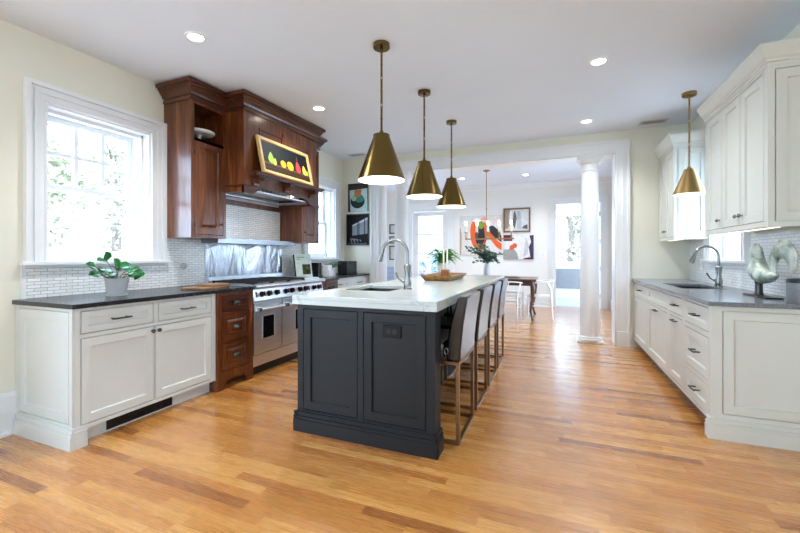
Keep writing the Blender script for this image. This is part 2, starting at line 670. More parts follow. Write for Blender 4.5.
# ------------------------------------------------------------------ the room shell
XL, XR, YF, YD = -3.46, 1.60, 5.92, 9.90
b = MB()
b.box(-5.0, -3.0, -0.12, 2.0, 10.05, 0)
structure(b.build('floor', M['floor']))
b = MB()
i = [b.pt(x, y, kitchen_ceiling(y) + dz) for dz in (0, 0.1) for y in (-3.0, 6.05) for x in (-3.75, 1.8)]
for q in ((0, 2, 3, 1), (4, 5, 7, 6), (0, 1, 5, 4), (2, 6, 7, 3), (0, 4, 6, 2), (1, 3, 7, 5)):
    b.face([i[k] for k in q])
structure(b.build('ceiling', M['ceil']))
b = MB()
b.box(-4.95, 6.19, 3.0, 1.45, 10.05, 3.1)
structure(b.build('ceiling', M['ceil']))

LEFT_OPENINGS = [(1.63, 1.19, 2.415, 2.34), (4.83, 1.19, 5.605, 2.34), (-2.5, .35, -1.2, 2.6), (-1.0, .35, .3, 2.6)]  # last two are invented, out of view, to bring in daylight
b = MB(face_px(XL))
b.cells(-3.0, 0, 6.2, 3.0, LEFT_OPENINGS, -0.25, 0)
structure(b.build('wall_left', M['wall']))
RWIN = (4.43, 1.19, 5.18, 2.32)
b = MB(face_nx(XR))
b.cells(-3.0, 0, 6.2, 3.0, [RWIN, (-2.4, .9, -.8, 2.5)], -0.16, 0)  # second opening is invented, behind the camera, to let daylight in
structure(b.build('wall_right', M['wall']))
OP = (-2.775, 0.767, 2.62)
b = MB(face_ny(YF))
b.cells(XL, 0, XR, 3.0, [(OP[0], -1, OP[1], OP[2])], -0.28, 0)
structure(b.build('wall_far', M['wall']))
b = MB(face_ny(-2.8))
b.cells(XL, 0, XR, 3.0, [], 0, 0.15)
structure(b.build('wall_near', M['wall']))
# dining room
b = MB(face_px(-4.70))
b.cells(6.2, 0, YD + .15, 3.05, [(7.3, .5, 8.5, 2.3)], -0.15, 0)  # unseen opening added to brighten the dining room
structure(b.build('wall_left', M['dwall']))
b = MB(face_nx(1.20))
b.cells(6.2, 0, YD + .15, 3.05, [(6.9, .5, 8.1, 2.3)], -0.15, 0)  # out-of-view opening added so daylight fills the dining room
structure(b.build('wall_right', M['dwall']))
FD = (-3.63, 0.0, -2.66, 2.42)
DW = (0.0, -1, 0.98, 2.47)
b = MB(face_ny(YD))
b.cells(-4.70, 0, 1.20, 3.05, [(FD[0], -1, FD[2], FD[3]), DW], -0.15, 0)
structure(b.build('wall_back', M['dwall']))
b = MB(Fr((0, 6.2, 0), (1, 0, 0), (0, 0, 1), (0, -1, 0)))
b.cells(-4.85, 0, XL - .25, 3.05, [], -0.12, 0)
structure(b.build('wall_side', M['dwall']))
# sunroom beyond the doorway
b = MB()
b.box(-1.4, 10.05, -0.14, 1.9, 12.35, -0.02)
structure(b.build('floor', M['patio']))
b = MB(face_ny(12.2))
b.cells(-1.4, -.02, 1.9, 2.75, [(-.75, 1.0, 1.25, 2.45)], -0.15, 0)
structure(b.build('wall_back', M['trim']))
b = MB(face_px(-1.4))
b.cells(10.05, -.02, 12.2, 2.75, [(10.5, 1.0, 11.8, 2.45)], -0.15, 0)
structure(b.build('wall_left', M['trim']))
b = MB(face_nx(1.9))
b.cells(10.05, -.02, 12.2, 2.75, [(10.5, 1.0, 11.8, 2.45)], -0.15, 0)
structure(b.build('wall_right', M['trim']))
b = MB()
b.box(-1.55, 10.05, 2.75, 2.05, 12.35, 2.85)
structure(b.build('ceiling', M['ceil']))


# mouldings ---------------------------------------------------------
def casing_profile(b, u0, u1, v0, v1, wd=0.125, top=True):
    """door or window casing round an opening, in the frame of b"""
    e = .0012
    def leg(sg, a):                      # sg: side of the opening the leg stands on
        def bx(d0, d1, v1_, w):
            p, q = a + sg * d0, a + sg * d1
            b.box(min(p, q), v0, 0, max(p, q), v1_, w)
        bx(.012, wd - .028, v1 + .012, .02)
        bx(wd - .03, wd, v1 + wd - .03, .046)
        bx(wd * .5 - .012, wd * .5 + .012, v1 + wd * .5 - .012, .032)
        bx(0, .014, v1, .027)
    leg(-1, u0)
    leg(1, u1)
    b.box(u0 - wd + .028, v1 + .012, .0, u1 + wd - .028, v1 + wd - .028, .0207)
    b.box(u0 - wd, v1 + wd - .03, .0, u1 + wd, v1 + wd, .0463)
    b.box(u0 - wd * .5 - .012, v1 + wd * .5 - .012, .0, u1 + wd * .5 + .012, v1 + wd * .5 + .012, .0323)
    b.box(u0 - .014, v1, .0, u1 + .014, v1 + .014, .0273)


# wide cased opening between kitchen and dining room
r = struct_root('trim_1', (0, YF, 0))
b = MB(face_ny(YF))
casing_profile(b, OP[0], OP[1], 0, OP[2], 0.157)
b.box(OP[0] - .165, 0, 0, OP[0] + .0, .2, .042)
b.box(OP[1] + .0, 0, 0, OP[1] + .165, .2, .042)
b.build('casing', M['trim'], r)
b = MB()
b.box(OP[0] - .001, YF - .001, 0, OP[0] + .018, 6.201, OP[2])
b.box(OP[1] - .018, YF - .001, 0, OP[1] + .001, 6.201, OP[2])
b.box(OP[0], YF - .001, OP[2] - .018, OP[1], 6.201, OP[2] + .001)
b.build('jamb_lining', M['trim'], r)


def baseboard(name, F, u0, u1, h=0.2):
    b = MB(F)
    b.box(u0, 0, 0, u1, h - .055, .016)
    b.box(u0, h - .055, 0, u1, h - .03, .026)
    b.box(u0, h - .03, 0, u1, h, .018)
    b.box(u0, 0, .016, u1, .02, .026)
    return structure(b.build(name, M['trim']))


b = MB(face_px(XL))
b.box(-2.8, 0, 0, 1.468, .14, .016)
b.box(-2.8, .14, 0, 1.468, .165, .022)
b.box(-2.8, .165, 0, 1.468, .245, .016)
b.box(-2.8, .245, 0, 1.468, .265, .03)
b.box(-2.8, .265, 0, 1.468, .29, .02)
b.box(-2.8, 0, .016, 1.468, .022, .03)
structure(b.build('baseboard_left', M['trim']))
baseboard('baseboard_far', face_ny(YF), OP[1] + .166, .955, .24)
baseboard('baseboard_back', face_ny(YD), FD[2] + .2, DW[0] - .15, .22)
baseboard('baseboard_right', face_nx(1.20), 8.76, YD, .22)
# dining crown
b = MB(face_ny(YD))
b.prism([(0, 0), (1, 0)], 0, 0) if False else None
b.loft([[(x, 2.87, 0), (x, 2.87, .02), (x, 2.91, .03), (x, 2.96, .075), (x, 3.0, .09), (x, 3.0, 0)] for x in (-4.7, 1.2)])
structure(b.build('trim_2', M['trim']))

# tile fields
b = MB()
b.box(XL, 1.49, .915, XL + .008, 1.515, 1.15)
structure(b.build('trim_3', M['trim']))
b = MB(face_px(XL))
b.cells(1.515, .915, 4.70, 1.96, [(1.49, 1.148, 2.56, 3), (2.56, 1.40, 2.94, 3), (4.21, 1.40, 4.8, 3), (4.6, 1.148, 5.8, 3)], 0, .007)
b.cells(4.70, .915, YF, 1.148, [], 0, .007)
structure(b.build('trim_4', M['tileL']))
b = MB(face_nx(XR))
b.cells(3.15, .915, YF, 1.40, [(4.28, 1.13, 5.32, 2)], 0, .007)
structure(b.build('trim_5', M['tileR']))


# windows -------------------------------------------------------------
def sash_window(name, F, op, depth, muntins=True, sill_ext=0.05):
    u0, v0, u1, v1 = op
    o = F((u0 + u1) / 2, v0, 0)
    r = struct_root(name, o)
    b = MB(F)
    casing_profile(b, u0, u1, v0 - .02, v1, 0.13)
    b.build('casing', M['trim'], r)
    b = MB(F)
    for a0, a1 in ((u0 - .001, u0 + .014), (u1 - .014, u1 + .001)):
        b.box(a0, v0, -depth - .03, a1, v1, -.001)
    b.box(u0 + .014, v1 - .014, -depth - .03, u1 - .014, v1 + .002, -.001)
    b.box(u0 + .014, v0 - .002, -depth - .03, u1 - .014, v0 + .012, -.001)
    for a0, a1 in ((u0 + .014, u0 + .03), (u1 - .03, u1 - .014)):
        b.box(a0, v0, -depth * .55, a1, v1 - .014, -depth * .35)
    b.box(u0 + .014, v1 - .04, -depth * .55, u1 - .014, v1 - .014, -depth * .35)
    b.build('jamb', M['trim'], r)
    b = MB(F)
    b.box(u0 - .13 - sill_ext, v0 - .04, -.01, u1 + .13 + sill_ext, v0 - .012, .06)
    b.box(u0 - .13, v0 - .058, 0, u1 + .13, v0 - .04, .02)
    b.build('window_sill', M['trim'], r, bevel=.004)
    mid = v0 + (v1 - v0) * .49
    a0, a1 = u0 + .014, u1 - .014
    # lower sash (nearer), then upper sash with bars
    b = MB(F)
    d = -depth + .035
    b.cells(a0, v0 + .012, a1, mid + .03, [(a0 + .1, v0 + .07, a1 - .05, mid - .01)], d - .035, d)
    b.build('lower_sash', M['trim'], r, bevel=.003)
    b = MB(F)
    b.box(a0 + .05, v0 + .07, d - .02, a1 - .05, mid - .01, d - .016)
    b.build('pane', M['glass'], r)
    b = MB(F)
    b.box((a0 + a1) / 2 - .03, mid + .03, d - .02, (a0 + a1) / 2 + .03, mid + .042, d - .002)
    b.build('sash_lock', M['trim'], r)
    d = -depth
    holes = []
    h0, h1, k0, k1 = a0 + .1, a1 - .045, mid + .03, v1 - .06
    nu, nv = (3, 2) if muntins else (1, 1)
    for i_ in range(nu):
        for j_ in range(nv):
            du, dv = (h1 - h0) / nu, (k1 - k0) / nv
            holes.append((h0 + i_ * du + (.014 if i_ else 0), k0 + j_ * dv + (.014 if j_ else 0),
                          h0 + (i_ + 1) * du - (.014 if i_ < nu - 1 else 0), k0 + (j_ + 1) * dv - (.014 if j_ < nv - 1 else 0)))
    b = MB(F)
    b.cells(a0, mid - .01, a1, v1 - .014, holes, d - .03, d)
    b.build('upper_sash', M['trim'], r)
    b = MB(F)
    b.box(h0, k0, d - .018, h1, k1, d - .014)
    b.build('pane', M['glass'], r)
    return r


sash_window('window_1', face_px(XL), LEFT_OPENINGS[0], 0.235, sill_ext=.025)
sash_window('window_2', face_px(XL), LEFT_OPENINGS[1], 0.20)
sash_window('window_3', face_nx(XR), RWIN, 0.12)

# french door in the dining room
r = struct_root('door_1', ((FD[0] + FD[2]) / 2, YD, 0))
b = MB(face_ny(YD))
casing_profile(b, FD[0], FD[2], 0, FD[3], 0.19)
b.box(FD[0] - .22, FD[3] + .19, 0, FD[2] + .22, FD[3] + .25, .06)
b.build('casing', M['trim'], r)
b = MB(face_ny(YD))
zs = [.25, .74, 1.27, 1.80, 2.32]
b.cells(FD[0] + .01, .01, FD[2] - .01, FD[3] - .01, [(FD[0] + .14, zs[k] + .018, FD[2] - .14, zs[k + 1] - .018) for k in range(4)], -.12, -.08)
b.build('door_leaf', M['trim'], r)
b = MB(face_ny(YD))
b.box(FD[0] + .14, .26, -.102, FD[2] - .14, 2.31, -.098)
b.build('pane', M['glass'], r)
b = MB()
b.ball(FD[2] - .07, YD + .06, 1.0, .028)
b.build('door_knob', M['pewter'], r, True)

# doorway to the sunroom with a door leaf swung open
r = struct_root('door_2', (.49, YD, 0))
b = MB(face_ny(YD))
casing_profile(b, DW[0], DW[2], 0, DW[3], 0.13)
b.build('casing', M['trim'], r)
b = MB()
b.box(DW[0] - .001, YD - .001, 0, DW[0] + .018, YD + .151, DW[3])
b.box(DW[2] - .018, YD - .001, 0, DW[2] + .001, YD + .151, DW[3])
b.box(DW[0], YD - .001, DW[3] - .018, DW[2], YD + .151, DW[3] + .001)
b.build('jamb_lining', M['trim'], r)
lf = MB(face_nx(.96))
lf.rings(10.06, .01, 10.90, 2.44, [(0, -.04), (0, 0), (.11, 0), (.12, -.01)])
lf.build('door_leaf', M['trim'], r)
for z in (.28, .92, 1.55, 2.18):
    b = MB()
    b.box(.945, YD + .02, z - .05, .963, YD + .09, z + .05)
    b.build('hinge', M['pewter'], r)
b = MB()
b.box(1.19, 9.2, 1.06, 1.201, 9.34, 1.55)
t = b.build('door_pull', M['slate'])
tag(t, 'tall grey flush pull plate on the white wall right of the far doorway', 'door pull')

# sunroom window, grey panel below it
r = struct_root('window_4', (.25, 12.2, 1.0))
b = MB(face_ny(12.2))
b.cells(-.85, .93, 1.35, 2.6, [(-.7, 1.04, .24, 2.4), (.28, 1.04, 1.2, 2.4)], -.12, .02)
b.build('window_frame', M['trim'], r)
b = MB(face_ny(12.2))
b.box(-.7, 1.04, -.06, 1.2, 2.4, -.055)
b.build('pane', M['glass'], r)
b = MB(face_ny(12.2))
b.box(-.9, .26, 0, 1.4, .84, .03)
structure(b.build('trim_6', M['slate']))
b = MB(face_ny(12.2))
b.box(-1.4, -.02, 0, 1.9, .2, .025)
structure(b.build('baseboard_back', M['trim']))


# ------------------------------------------------------------------ columns
def column(x, y, label):
    t = thing('column', (x, y, 0), label, 'column', 'columns in the wide opening')
    b = MB()
    b.box(x - .165, y - .13, 0, x + .165, y + .13, .032)
    b.build('plinth', M['trim'], t, bevel=.004)
    b = MB()
    b.lathe([(.15, .032), (.158, .045), (.15, .06), (.138, .064), (.142, .074), (.133, .086), (.128, .088)], x, y, n=32)
    b.build('base', M['trim'], t, True)
    b = MB()
    H = 2.602
    b.lathe([(.128, .087), (.128, .9), (.122, 1.6), (.110, H - .2)], x, y, n=36)
    b.build('shaft', M['trim'], t, True)
    b = MB()
    b.lathe([(.110, H - .2), (.120, H - .195), (.120, H - .18), (.112, H - .175), (.112, H - .1), (.125, H - .09), (.15, H - .055), (.155, H - .04)], x, y, n=32)
    b.box(x - .165, y - .125, H - .04, x + .165, y + .125, H)
    b.build('capital', M['trim'], t, True)


column(.455, 6.06, 'round white column standing right of the dining table')
column(-2.42, 6.06, 'round white column seen behind the island faucet')


# ------------------------------------------------------------------ cabinet helpers
GAP = .006
SHAKER = [(0, -.02), (0, 0), (.055, 0), (.060, -.013)]
RAISED = [(0, -.02), (0, 0), (.048, 0), (.056, -.012), (.066, -.012), (.092, -.003)]


def front(F, rect, name, mat, parent, prof=SHAKER, k=1.0):
    u0, v0, u1, v1 = rect
    b = MB(F)
    w = min(u1 - u0, v1 - v0)
    s = min(1.0, w * .30 / prof[-1][0]) * k
    b.rings(u0 + GAP, v0 + GAP, u1 - GAP, v1 - GAP, [(i_ * s, d) for i_, d in prof])
    return b.build(name, mat, parent)


def bar_pull(F, u, v, ln, parent, mat='pewter', name='pull'):
    b = MB(F)
    for s in (-1, 1):
        b.tube([(u + s * ln * .36, v, -.012), (u + s * ln * .36, v, .028)], .0055, 8)
    b.tube([(u - ln / 2, v, .028), (u - ln * .3, v, .031), (u + ln * .3, v, .031), (u + ln / 2, v, .028)], [.005, .0065, .0065, .005], 8)
    return b.build(name, M[mat], parent, True)


def knob(F, u, v, parent, mat='pewter', r=.015):
    b = MB(Fr(F(u, v, 0), F.u, F.v, F.w))
    b.lathe([(r * .55, -.012), (r * .4, .004), (r * .4, .014), (r, .018), (r, .026), (r * .6, .031)], n=14)
    return b.build('knob', M[mat], parent, True)


def cup_pull(F, u, v, parent):
    b = MB(F.at(u, v, 0))
    secs = []
    for j in range(7):
        a = PI * j / 6
        w_ = .03 * math.sin(a)
        secs.append([(-.036 * math.cos(a), .0, -.008 if k == 0 else 0) if False else
                     (-.036 * math.cos(a), .022 * math.cos(c_) - .006, .004 + w_ * math.sin(c_)) for k, c_ in enumerate([PI * q / 8 for q in range(9)])])
    b.loft(secs, closed=False, caps=False)
    b.box(-.038, .012, -.012, .038, .024, .004)
    return b.build('cup_pull', M['pewter'], parent, True)


def body(F, u0, u1, v0, v1, depth, holes, mat, parent, toe=None, extra=None, well=None, toe_mat=None):
    b = MB(F)
    b.cells(u0, v0, u1, v1, holes, -.022, 0)
    if well:
        b.box(u0, v0, -depth, u1, v1 - .23, -.022)
        P = Fr(F.o, F.u, F.w, F.v)
        b.F = P
        b.cells(u0, -depth, u1, -.022, [well], v1 - .23, v1)
        b.F = F
    else:
        b.box(u0, v0, -depth, u1, v1, -.022)
    if toe:
        k = MB(F)
        k.box(u0, 0, -depth, u1, v0, -toe)
        k.build('toe_kick', toe_mat or mat, parent)
    if extra:
        extra(b)
    return b.build('body', mat, parent)


def end_frame(y, u0, v0, u1, v1, rect, mat, parent):
    F = face_ny(y - .014)
    b = MB(F)
    b.cells(u0, v0, u1, v1, [rect], -.0135, 0)
    b.build('end_frame', mat, parent)
    front(F, rect, 'end_panel', mat, parent, [(0, -.0135)] + SHAKER[1:])


def base_mould(b, u0, u1, w, v=0.0, side0=0.0):
    """stepped base moulding along u on a face at depth w"""
    b.box(u0, 0, w - .001, u1, .085, w + .022)
    b.box(u0, .085, w - .001, u1, .098, w + .017)
    b.box(u0, .098, w - .001, u1, .108, w + .020)
    b.box(u0, .108, w - .001, u1, .128, w + .011)
    b.box(u0, .128, w - .001, u1, .136, w + .014)


# ------------------------------------------------------------------ left run
XB = -2.81                 # face of the base cabinets
FL = face_px(XB)
CT = .885                  # underside of the worktops
# white cabinet nearest the camera
t = thing('base_cabinet', (-3.12, 2.03, 0), 'pale grey base cabinet under the near window with two drawers and two doors', 'cabinet', 'pale grey base cabinets')
h = [(1.505, .715, 1.985, .865), (2.02, .715, 2.515, .865), (1.505, .13, 1.993, .69), (1.997, .13, 2.515, .69)]


def near_end(b):
    pass


body(FL, 1.472, 2.555, .105, CT, XB - XL - .002, h, M['cab'], t, toe=.075)
end_frame(1.472, XL + .002, .02, XB, CT, (XL + .05, .15, XB - .03, CT - .02), M['cab'], t)
b = MB(face_ny(1.459))
base_mould(b, XL + .03, XB + .022, 0)
b.F = FL
b.box(1.4605, 0, -.05, 1.535, .085, .022)
b.box(1.4605, .085, -.05, 1.53, .098, .017)
b.box(1.4605, .098, -.05, 1.533, .108, .020)
b.box(1.4605, .108, -.05, 1.53, .128, .011)
b.build('base_moulding', M['cab'], t)
for q in h[:2]:
    d = front(FL, q, 'drawer', M['cab'], t)
    bar_pull(FL, (q[0] + q[2]) / 2, .79, .13, d)
for q, s in ((h[2], 1), (h[3], 0)):
    d = front(FL, q, 'door', M['cab'], t)
    knob(FL, (q[2] - .022) if s else (q[0] + .022), .655, d)
# toe-kick grille
b = MB(face_px(XB - .075))
b.box(1.70, .012, 0, 2.19, .1, .006)
for k in range(24):
    b.box(1.712 + k * .0197, .02, .006, 1.720 + k * .0197, .092, .010)
b.box(1.70, .05, .0055, 2.19, .058, .011)
tag(b.build('floor_register', M['iron']), 'black metal vent grille set in the toe kick of the near cabinet', 'vent')


# dark wood drawer units either side of the range
def drawer_unit(y0, y1, label):
    t = thing('drawer_cabinet', (-3.1, (y0 + y1) / 2, 0), label, 'cabinet', 'dark wood drawer cabinets beside the range')
    F = face_px(XB + .02)
    u0, u1 = y0 + .05, y1 - .05
    h = [(u0, .70, u1, .862), (u0, .43, u1, .685), (u0, .165, u1, .42)]

    def feet(b):
        b.box(y0, 0, -.09, y0 + .045, .12, 0)
        b.box(y1 - .045, 0, -.09, y1, .12, 0)
        n = 12
        pts = [(y0 + .045, .12), (y0 + .045, .0), (y0 + .075, .0)]
        for k in range(n + 1):
            a = PI - PI * k / n
            pts.append(((y0 + y1) / 2 + (.5 * (y1 - y0) - .085) * math.cos(a), .03 + .055 * math.sin(a) ** .7))
        pts += [(y1 - .075, .0), (y1 - .045, .0), (y1 - .045, .12)]
        b.prism(pts, -.022, 0)
    body(F, y0, y1, .12, CT, XB + .02 - XL - .01, h, M['brown'], t, toe=.12, extra=feet)
    for i_, q in enumerate(h):
        d = front(F, q, 'drawer', M['brownh'] if i_ == 0 else M['brown'], t, RAISED if i_ else SHAKER, 1.0)
        cup_pull(F, (q[0] + q[2]) / 2, (q[1] + q[3]) / 2, d)


drawer_unit(2.558, 2.992, 'dark wood drawer cabinet with arched foot, left of the range')
drawer_unit(4.238, 4.60, 'dark wood drawer cabinet beyond the range, next to the white drawers')

# far white cabinets
XB2 = -2.97
F2 = face_px(XB2)
t = thing('base_cabinet', (-3.2, 5.26, 0), 'pale grey base cabinet by the wall pictures, beyond the range', 'cabinet', 'pale grey base cabinets')
h = [(4.64, .715, 5.22, .865), (5.27, .715, 5.86, .865), (4.64, .13, 5.22, .69), (5.27, .13, 5.86, .69)]
body(F2, 4.603, YF - .004, .105, CT, XB2 - XL - .002, h, M['cab'], t, toe=.075)
for q in h[:2]:
    d = front(F2, q, 'drawer', M['cab'], t)
    bar_pull(F2, (q[0] + q[2]) / 2, .79, .13, d)
for q, s in ((h[2], 1), (h[3], 0)):
    d = front(F2, q, 'door', M['cab'], t)
    knob(F2, (q[2] - .022) if s else (q[0] + .022), .655, d)

# worktops
b = MB()
b.box(XL + .001, 1.44, CT, -2.775, 2.994, .915)
tag(b.build('countertop', M['granite'], bevel=.004), 'black stone countertop under the near window', 'countertop', 'dark stone countertops')
b = MB()
b.prism([(XL + .001, 4.236), (-2.775, 4.236), (-2.775, 4.61), (XB2 + .03, 4.64), (XB2 + .03, YF - .002), (XL + .001, YF - .002)], CT, .915)
tag(b.build('countertop', M['granite'], bevel=.004), 'black stone countertop beyond the range, under the wall pictures', 'countertop', 'dark stone countertops')

# ------------------------------------------------------------------ range
t = thing('kitchen_range', (-3.1, 3.615, 0), 'wide stainless steel range with two oven doors and black burner grates', 'range')
R0, R1, XO = 2.998, 4.232, -2.80
FRG = face_px(XO)
b = MB()
b.box(XL + .012, R0, .10, XO - .03, R1, .90)
b.box(XL + .012, R0, .90, XO + .03, R1, .925)
b.box(XL + .012, R0, .925, XL + .05, R1, .985)
b.build('body', M['steel'], t)
b = MB(FRG)
b.box(R0, .10, -.03, R1, .212, .0)
b.box(R0, .212, -.03, R1, .219, -.02)
b.build('kick_panel', M['steel'], t, bevel=.003)
b = MB()
b.box(XL + .1, R0 + .02, 0.0, XO - .06, R1 - .02, .10)
b.build('plinth', M['black'], t)
FRP = Fr((XO, 0, .755), (0, 1, 0), (-.22, 0, .976), (.976, 0, .22))
b = MB(FRP)
b.box(R0, 0, -.04, R1, .135, .02)
b.build('control_panel', M['steel'], t, bevel=.004)
b = MB()
b.tube([(XO + .03, R0, .905), (XO + .03, R1, .905)], .02, 14)
b.build('bullnose', M['steel'], t, True)
for i_, y in enumerate((3.12, 3.225, 3.345, 3.50, 3.60, 3.745, 3.855, 4.03, 4.135)):
    bb = MB(Fr(FRP(y, .066, .02), FRP.u, FRP.v, FRP.w))
    bb.lathe([(.030, 0), (.030, .006), (.023, .008), (.023, .03), (.019, .036)], n=18)
    bb.box(-.005, -.024, .036, .005, .024, .043)
    k_ = bb.build('knob', [flat((46, 14, 16), .3)], t, True)
for y in (3.045, 3.935, 4.20):
    b = MB(FRP)
    b.box(y - .012, .04, .02, y + .012, .095, .024)
    b.build('igniter_plate', M['black'], t)
for (a0, a1, wn_) in ((R0 + .004, 3.414, (3.11, .36, 3.30, .61)), (3.428, R1 - .004, (3.64, .36, 4.02, .61))):
    d = MB(FRG)
    d.rings(a0, .225, a1, .745, [(0, -.03), (0, .016), (.006, .02)])
    dd = d.build('oven_door', M['steel'], t)
    if wn_:
        w_ = MB(FRG)
        w_.rings(wn_[0], wn_[1], wn_[2], wn_[3], [(0, .02), (0, .024), (.012, .024), (.014, .021)])
        w_.build('window_trim', M['steel'], dd)
        w_ = MB(FRG)
        w_.box(wn_[0] + .013, wn_[1] + .013, .019, wn_[2] - .013, wn_[3] - .013, .0225)
        w_.build('window', M['dglass'], dd)
    hb = MB(FRG)
    hb.tube([(a0 + .03, .68, .075), (a1 - .03, .68, .075)], .018, 14)
    for y in (a0 + .05, a1 - .05):
        hb.box(y - .02, .662, .015, y + .02, .698, .085)
    hb.build('handle', M['steel'], dd, True)
# grates, burners, griddle
gx0, gx1 = XL + .09, XO - .02
for i_ in range(3):
    y0 = R0 + .03 + i_ * .285
    g = MB()
    for y in (y0, y0 + .135, y0 + .27):
        g.box(gx0, y - .006, .938, gx1, y + .006, .956)
    for k in range(7):
        x = gx0 + (gx1 - gx0) * k / 6
        g.box(x - .006, y0, .940, x + .006, y0 + .27, .953)
    for x in (gx0 + .01, gx1 - .01):
        for y in (y0 + .006, y0 + .264):
            g.box(x - .008, y - .006, .9255, x + .008, y + .006, .94)
    g.build('grate', M['iron'], t)
    for x in (gx0 + .15, gx1 - .15):
        g = MB()
        g.lathe([(.055, .9255), (.055, .93), (.035, .934), (.035, .937)], x, y0 + .135, n=18)
        g.build('burner', M['iron'], t, True)
b = MB()
b.box(gx0, 3.885, .9255, gx1, 4.19, .945)
b.build('griddle', M['steel'], t, bevel=.004)
b = MB(face_px(XL + .05))
b.box(R0, .925, 0, R1, .99, .012)
b.build('backguard', M['steel'], t)

# stainless splash panel and its shelf
b = MB(face_px(XL + .008))
b.box(3.0, .99, 0, 4.235, 1.345, .006)
tag(b.build('splash_panel', M['panel']), 'brushed stainless steel splash panel on the wall behind the range', 'splash panel')
t = thing('wall_shelf', (-3.36, 3.6, 1.35), 'long stainless steel shelf on the wall above the range', 'shelf')
b = MB(face_px(XL + .009))
b.box(2.955, 1.352, 0, 4.235, 1.36, .23)
b.box(2.955, 1.36, .222, 4.235, 1.405, .23)
b.box(2.955, 1.36, 0, 2.963, 1.43, .23)
b.build('shelf_board', M['steel2'], t)
for y in (3.03, 3.6, 4.16):
    b = MB(Fr((0, y, 0), (1, 0, 0), (0, 0, 1), (0, 1, 0)))
    b.prism([(XL + .009, 1.352), (XL + .2, 1.352), (XL + .009, 1.29)], -.006, .006)
    b.build('bracket', M['steel'], t)

# ------------------------------------------------------------------ dark wood uppers and hood
XU = -3.10
FU = face_px(XU)
UZ0, UZ1 = 1.39, 2.685


def crown(b, pts, prof):
    """mitred crown: pts = outline of the faces (plan), prof = (out, z)"""
    n = len(pts)
    dirs = []
    for i_ in range(n - 1):
        d = (Vector(pts[i_ + 1]) - Vector(pts[i_])).normalized()
        dirs.append(Vector((d.y, -d.x)))
    secs = []
    for i_, p in enumerate(pts):
        if i_ == 0:
            nn = dirs[0]
        elif i_ == n - 1:
            nn = dirs[-1]
        else:
            nn = (dirs[i_ - 1] + dirs[i_])
            nn = nn / max(1e-6, nn.dot(dirs[i_]))
        secs.append([(p[0] + nn.x * o_, p[1] + nn.y * o_, z) for o_, z in prof])
    L = [[b.pt(*q) for q in s] for s in secs]
    m_ = len(prof)
    for A, B in zip(L, L[1:]):
        for k in range(m_):
            b.face([A[k], A[(k + 1) % m_], B[(k + 1) % m_], B[k]])
    b.face(L[0][::-1])
    b.face(L[-1])


CROWN = [(-.01, 2.66), (.013, 2.66), (.013, 2.682), (.006, 2.685), (.006, 2.70), (.018, 2.704), (.026, 2.725), (.05, 2.752), (.05, 2.766), (.064, 2.769), (.064, 2.785), (.086, 2.79), (.086, 2.822), (-.01, 2.822)]


def upper_unit(y0, y1, label, shelf, knob_near):
    t = thing('wall_cabinet', (-3.28, (y0 + y1) / 2, UZ0), label, 'cabinet', 'dark wood wall cabinets beside the hood')
    top = 2.335 if shelf else UZ1
    b = MB()
    th = .02
    b.box(XL + .002, y0, UZ0, XU, y0 + th, UZ1)
    b.box(XL + .002, y1 - th, UZ0, XU, y1, UZ1)
    b.box(XL + .002, y0 + th, UZ0, XU - .022, y1 - th, UZ0 + th)
    b.box(XL + .002, y0 + th, UZ1 - .02, XU, y1 - th, UZ1)
    b.box(XL + .002, y0 + th, UZ0 + th, XL + .012, y1 - th, UZ1 - .02)
    b.box(XL + .012, y0 + th, 2.30, XU, y1 - th, 2.32)
    b.F = FU
    b.cells(y0 + th, UZ0, y1 - th, 2.32, [(y0 + .035, UZ0 + .03, y1 - .035, 2.30)], -.022, 0)
    b.cells(y0 + th, 2.32, y1 - th, UZ1, [(y0 + .035, 2.32, y1 - .035, 2.635)], -.022, 0)
    b.build('body', M['brown'], t)
    d = front(FU, (y0 + .035, UZ0 + .03, y1 - .035, 2.30), 'door', M['brown'], t, RAISED)
    knob(FU, (y1 - .06) if not knob_near else (y0 + .06), 1.53, d)
    for z in (UZ0 + .12, 2.18):
        b = MB(FU)
        yy = y0 + .035 if not knob_near else y1 - .035
        b.box(yy - .006, z - .022, -.004, yy + .006, z + .022, .006)
        b.build('hinge', M['black'], d)
    b = MB()
    if not knob_near:
        crown(b, [(XL + .005, y0), (XU, y0), (XU, y1)], [(-o_, z) if False else (o_, z) for o_, z in CROWN])
    else:
        crown(b, [(XU, y0), (XU, y1), (XL + .005, y1)], CROWN)
    b.build('crown_moulding', M['brownh'], t, shear=True)


upper_unit(2.545, 2.948, 'dark wood wall cabinet by the near window, with an open shelf on top', True, False)
upper_unit(4.202, 4.60, 'dark wood wall cabinet on the far side of the range hood', True, True)

t = thing('range_hood', (-3.16, 3.575, 1.86), 'dark wood range hood with a painting ledge above the range', 'range hood')
H0, H1, XH = 2.95, 4.20, -2.87
b = MB()
for y in (H0, H1 - .022):
    b.box(XL + .002, y, 1.86, XH, y + .022, UZ1)
b.box(XL + .002, H0 + .022, UZ1 - .02, XH, H1 - .022, UZ1)
b.F = face_px(XH)
b.box(H0 + .022, 1.93, -.022, H1 - .022, UZ1 - .02, 0)
b.build('body', M['brown'], t)
b = MB(face_px(XH))
n = 20
pts = [(H0, 1.93), (H0, 1.85), (H0 + .10, 1.85)]
for k in range(n + 1):
    s = k / n
    e = min(s, 1 - s) / .16
    rise = .075 * (1 if e >= 1 else (0.5 - .5 * math.cos(PI * e)))
    pts.append((H0 + .10 + (H1 - H0 - .2) * s, 1.85 + rise - .0005))
pts += [(H1 - .10, 1.85), (H1, 1.85), (H1, 1.93)]
b.prism(pts[:2] + pts[2:], -.022, 0.004)
b.build('apron', M['brownh'], t)
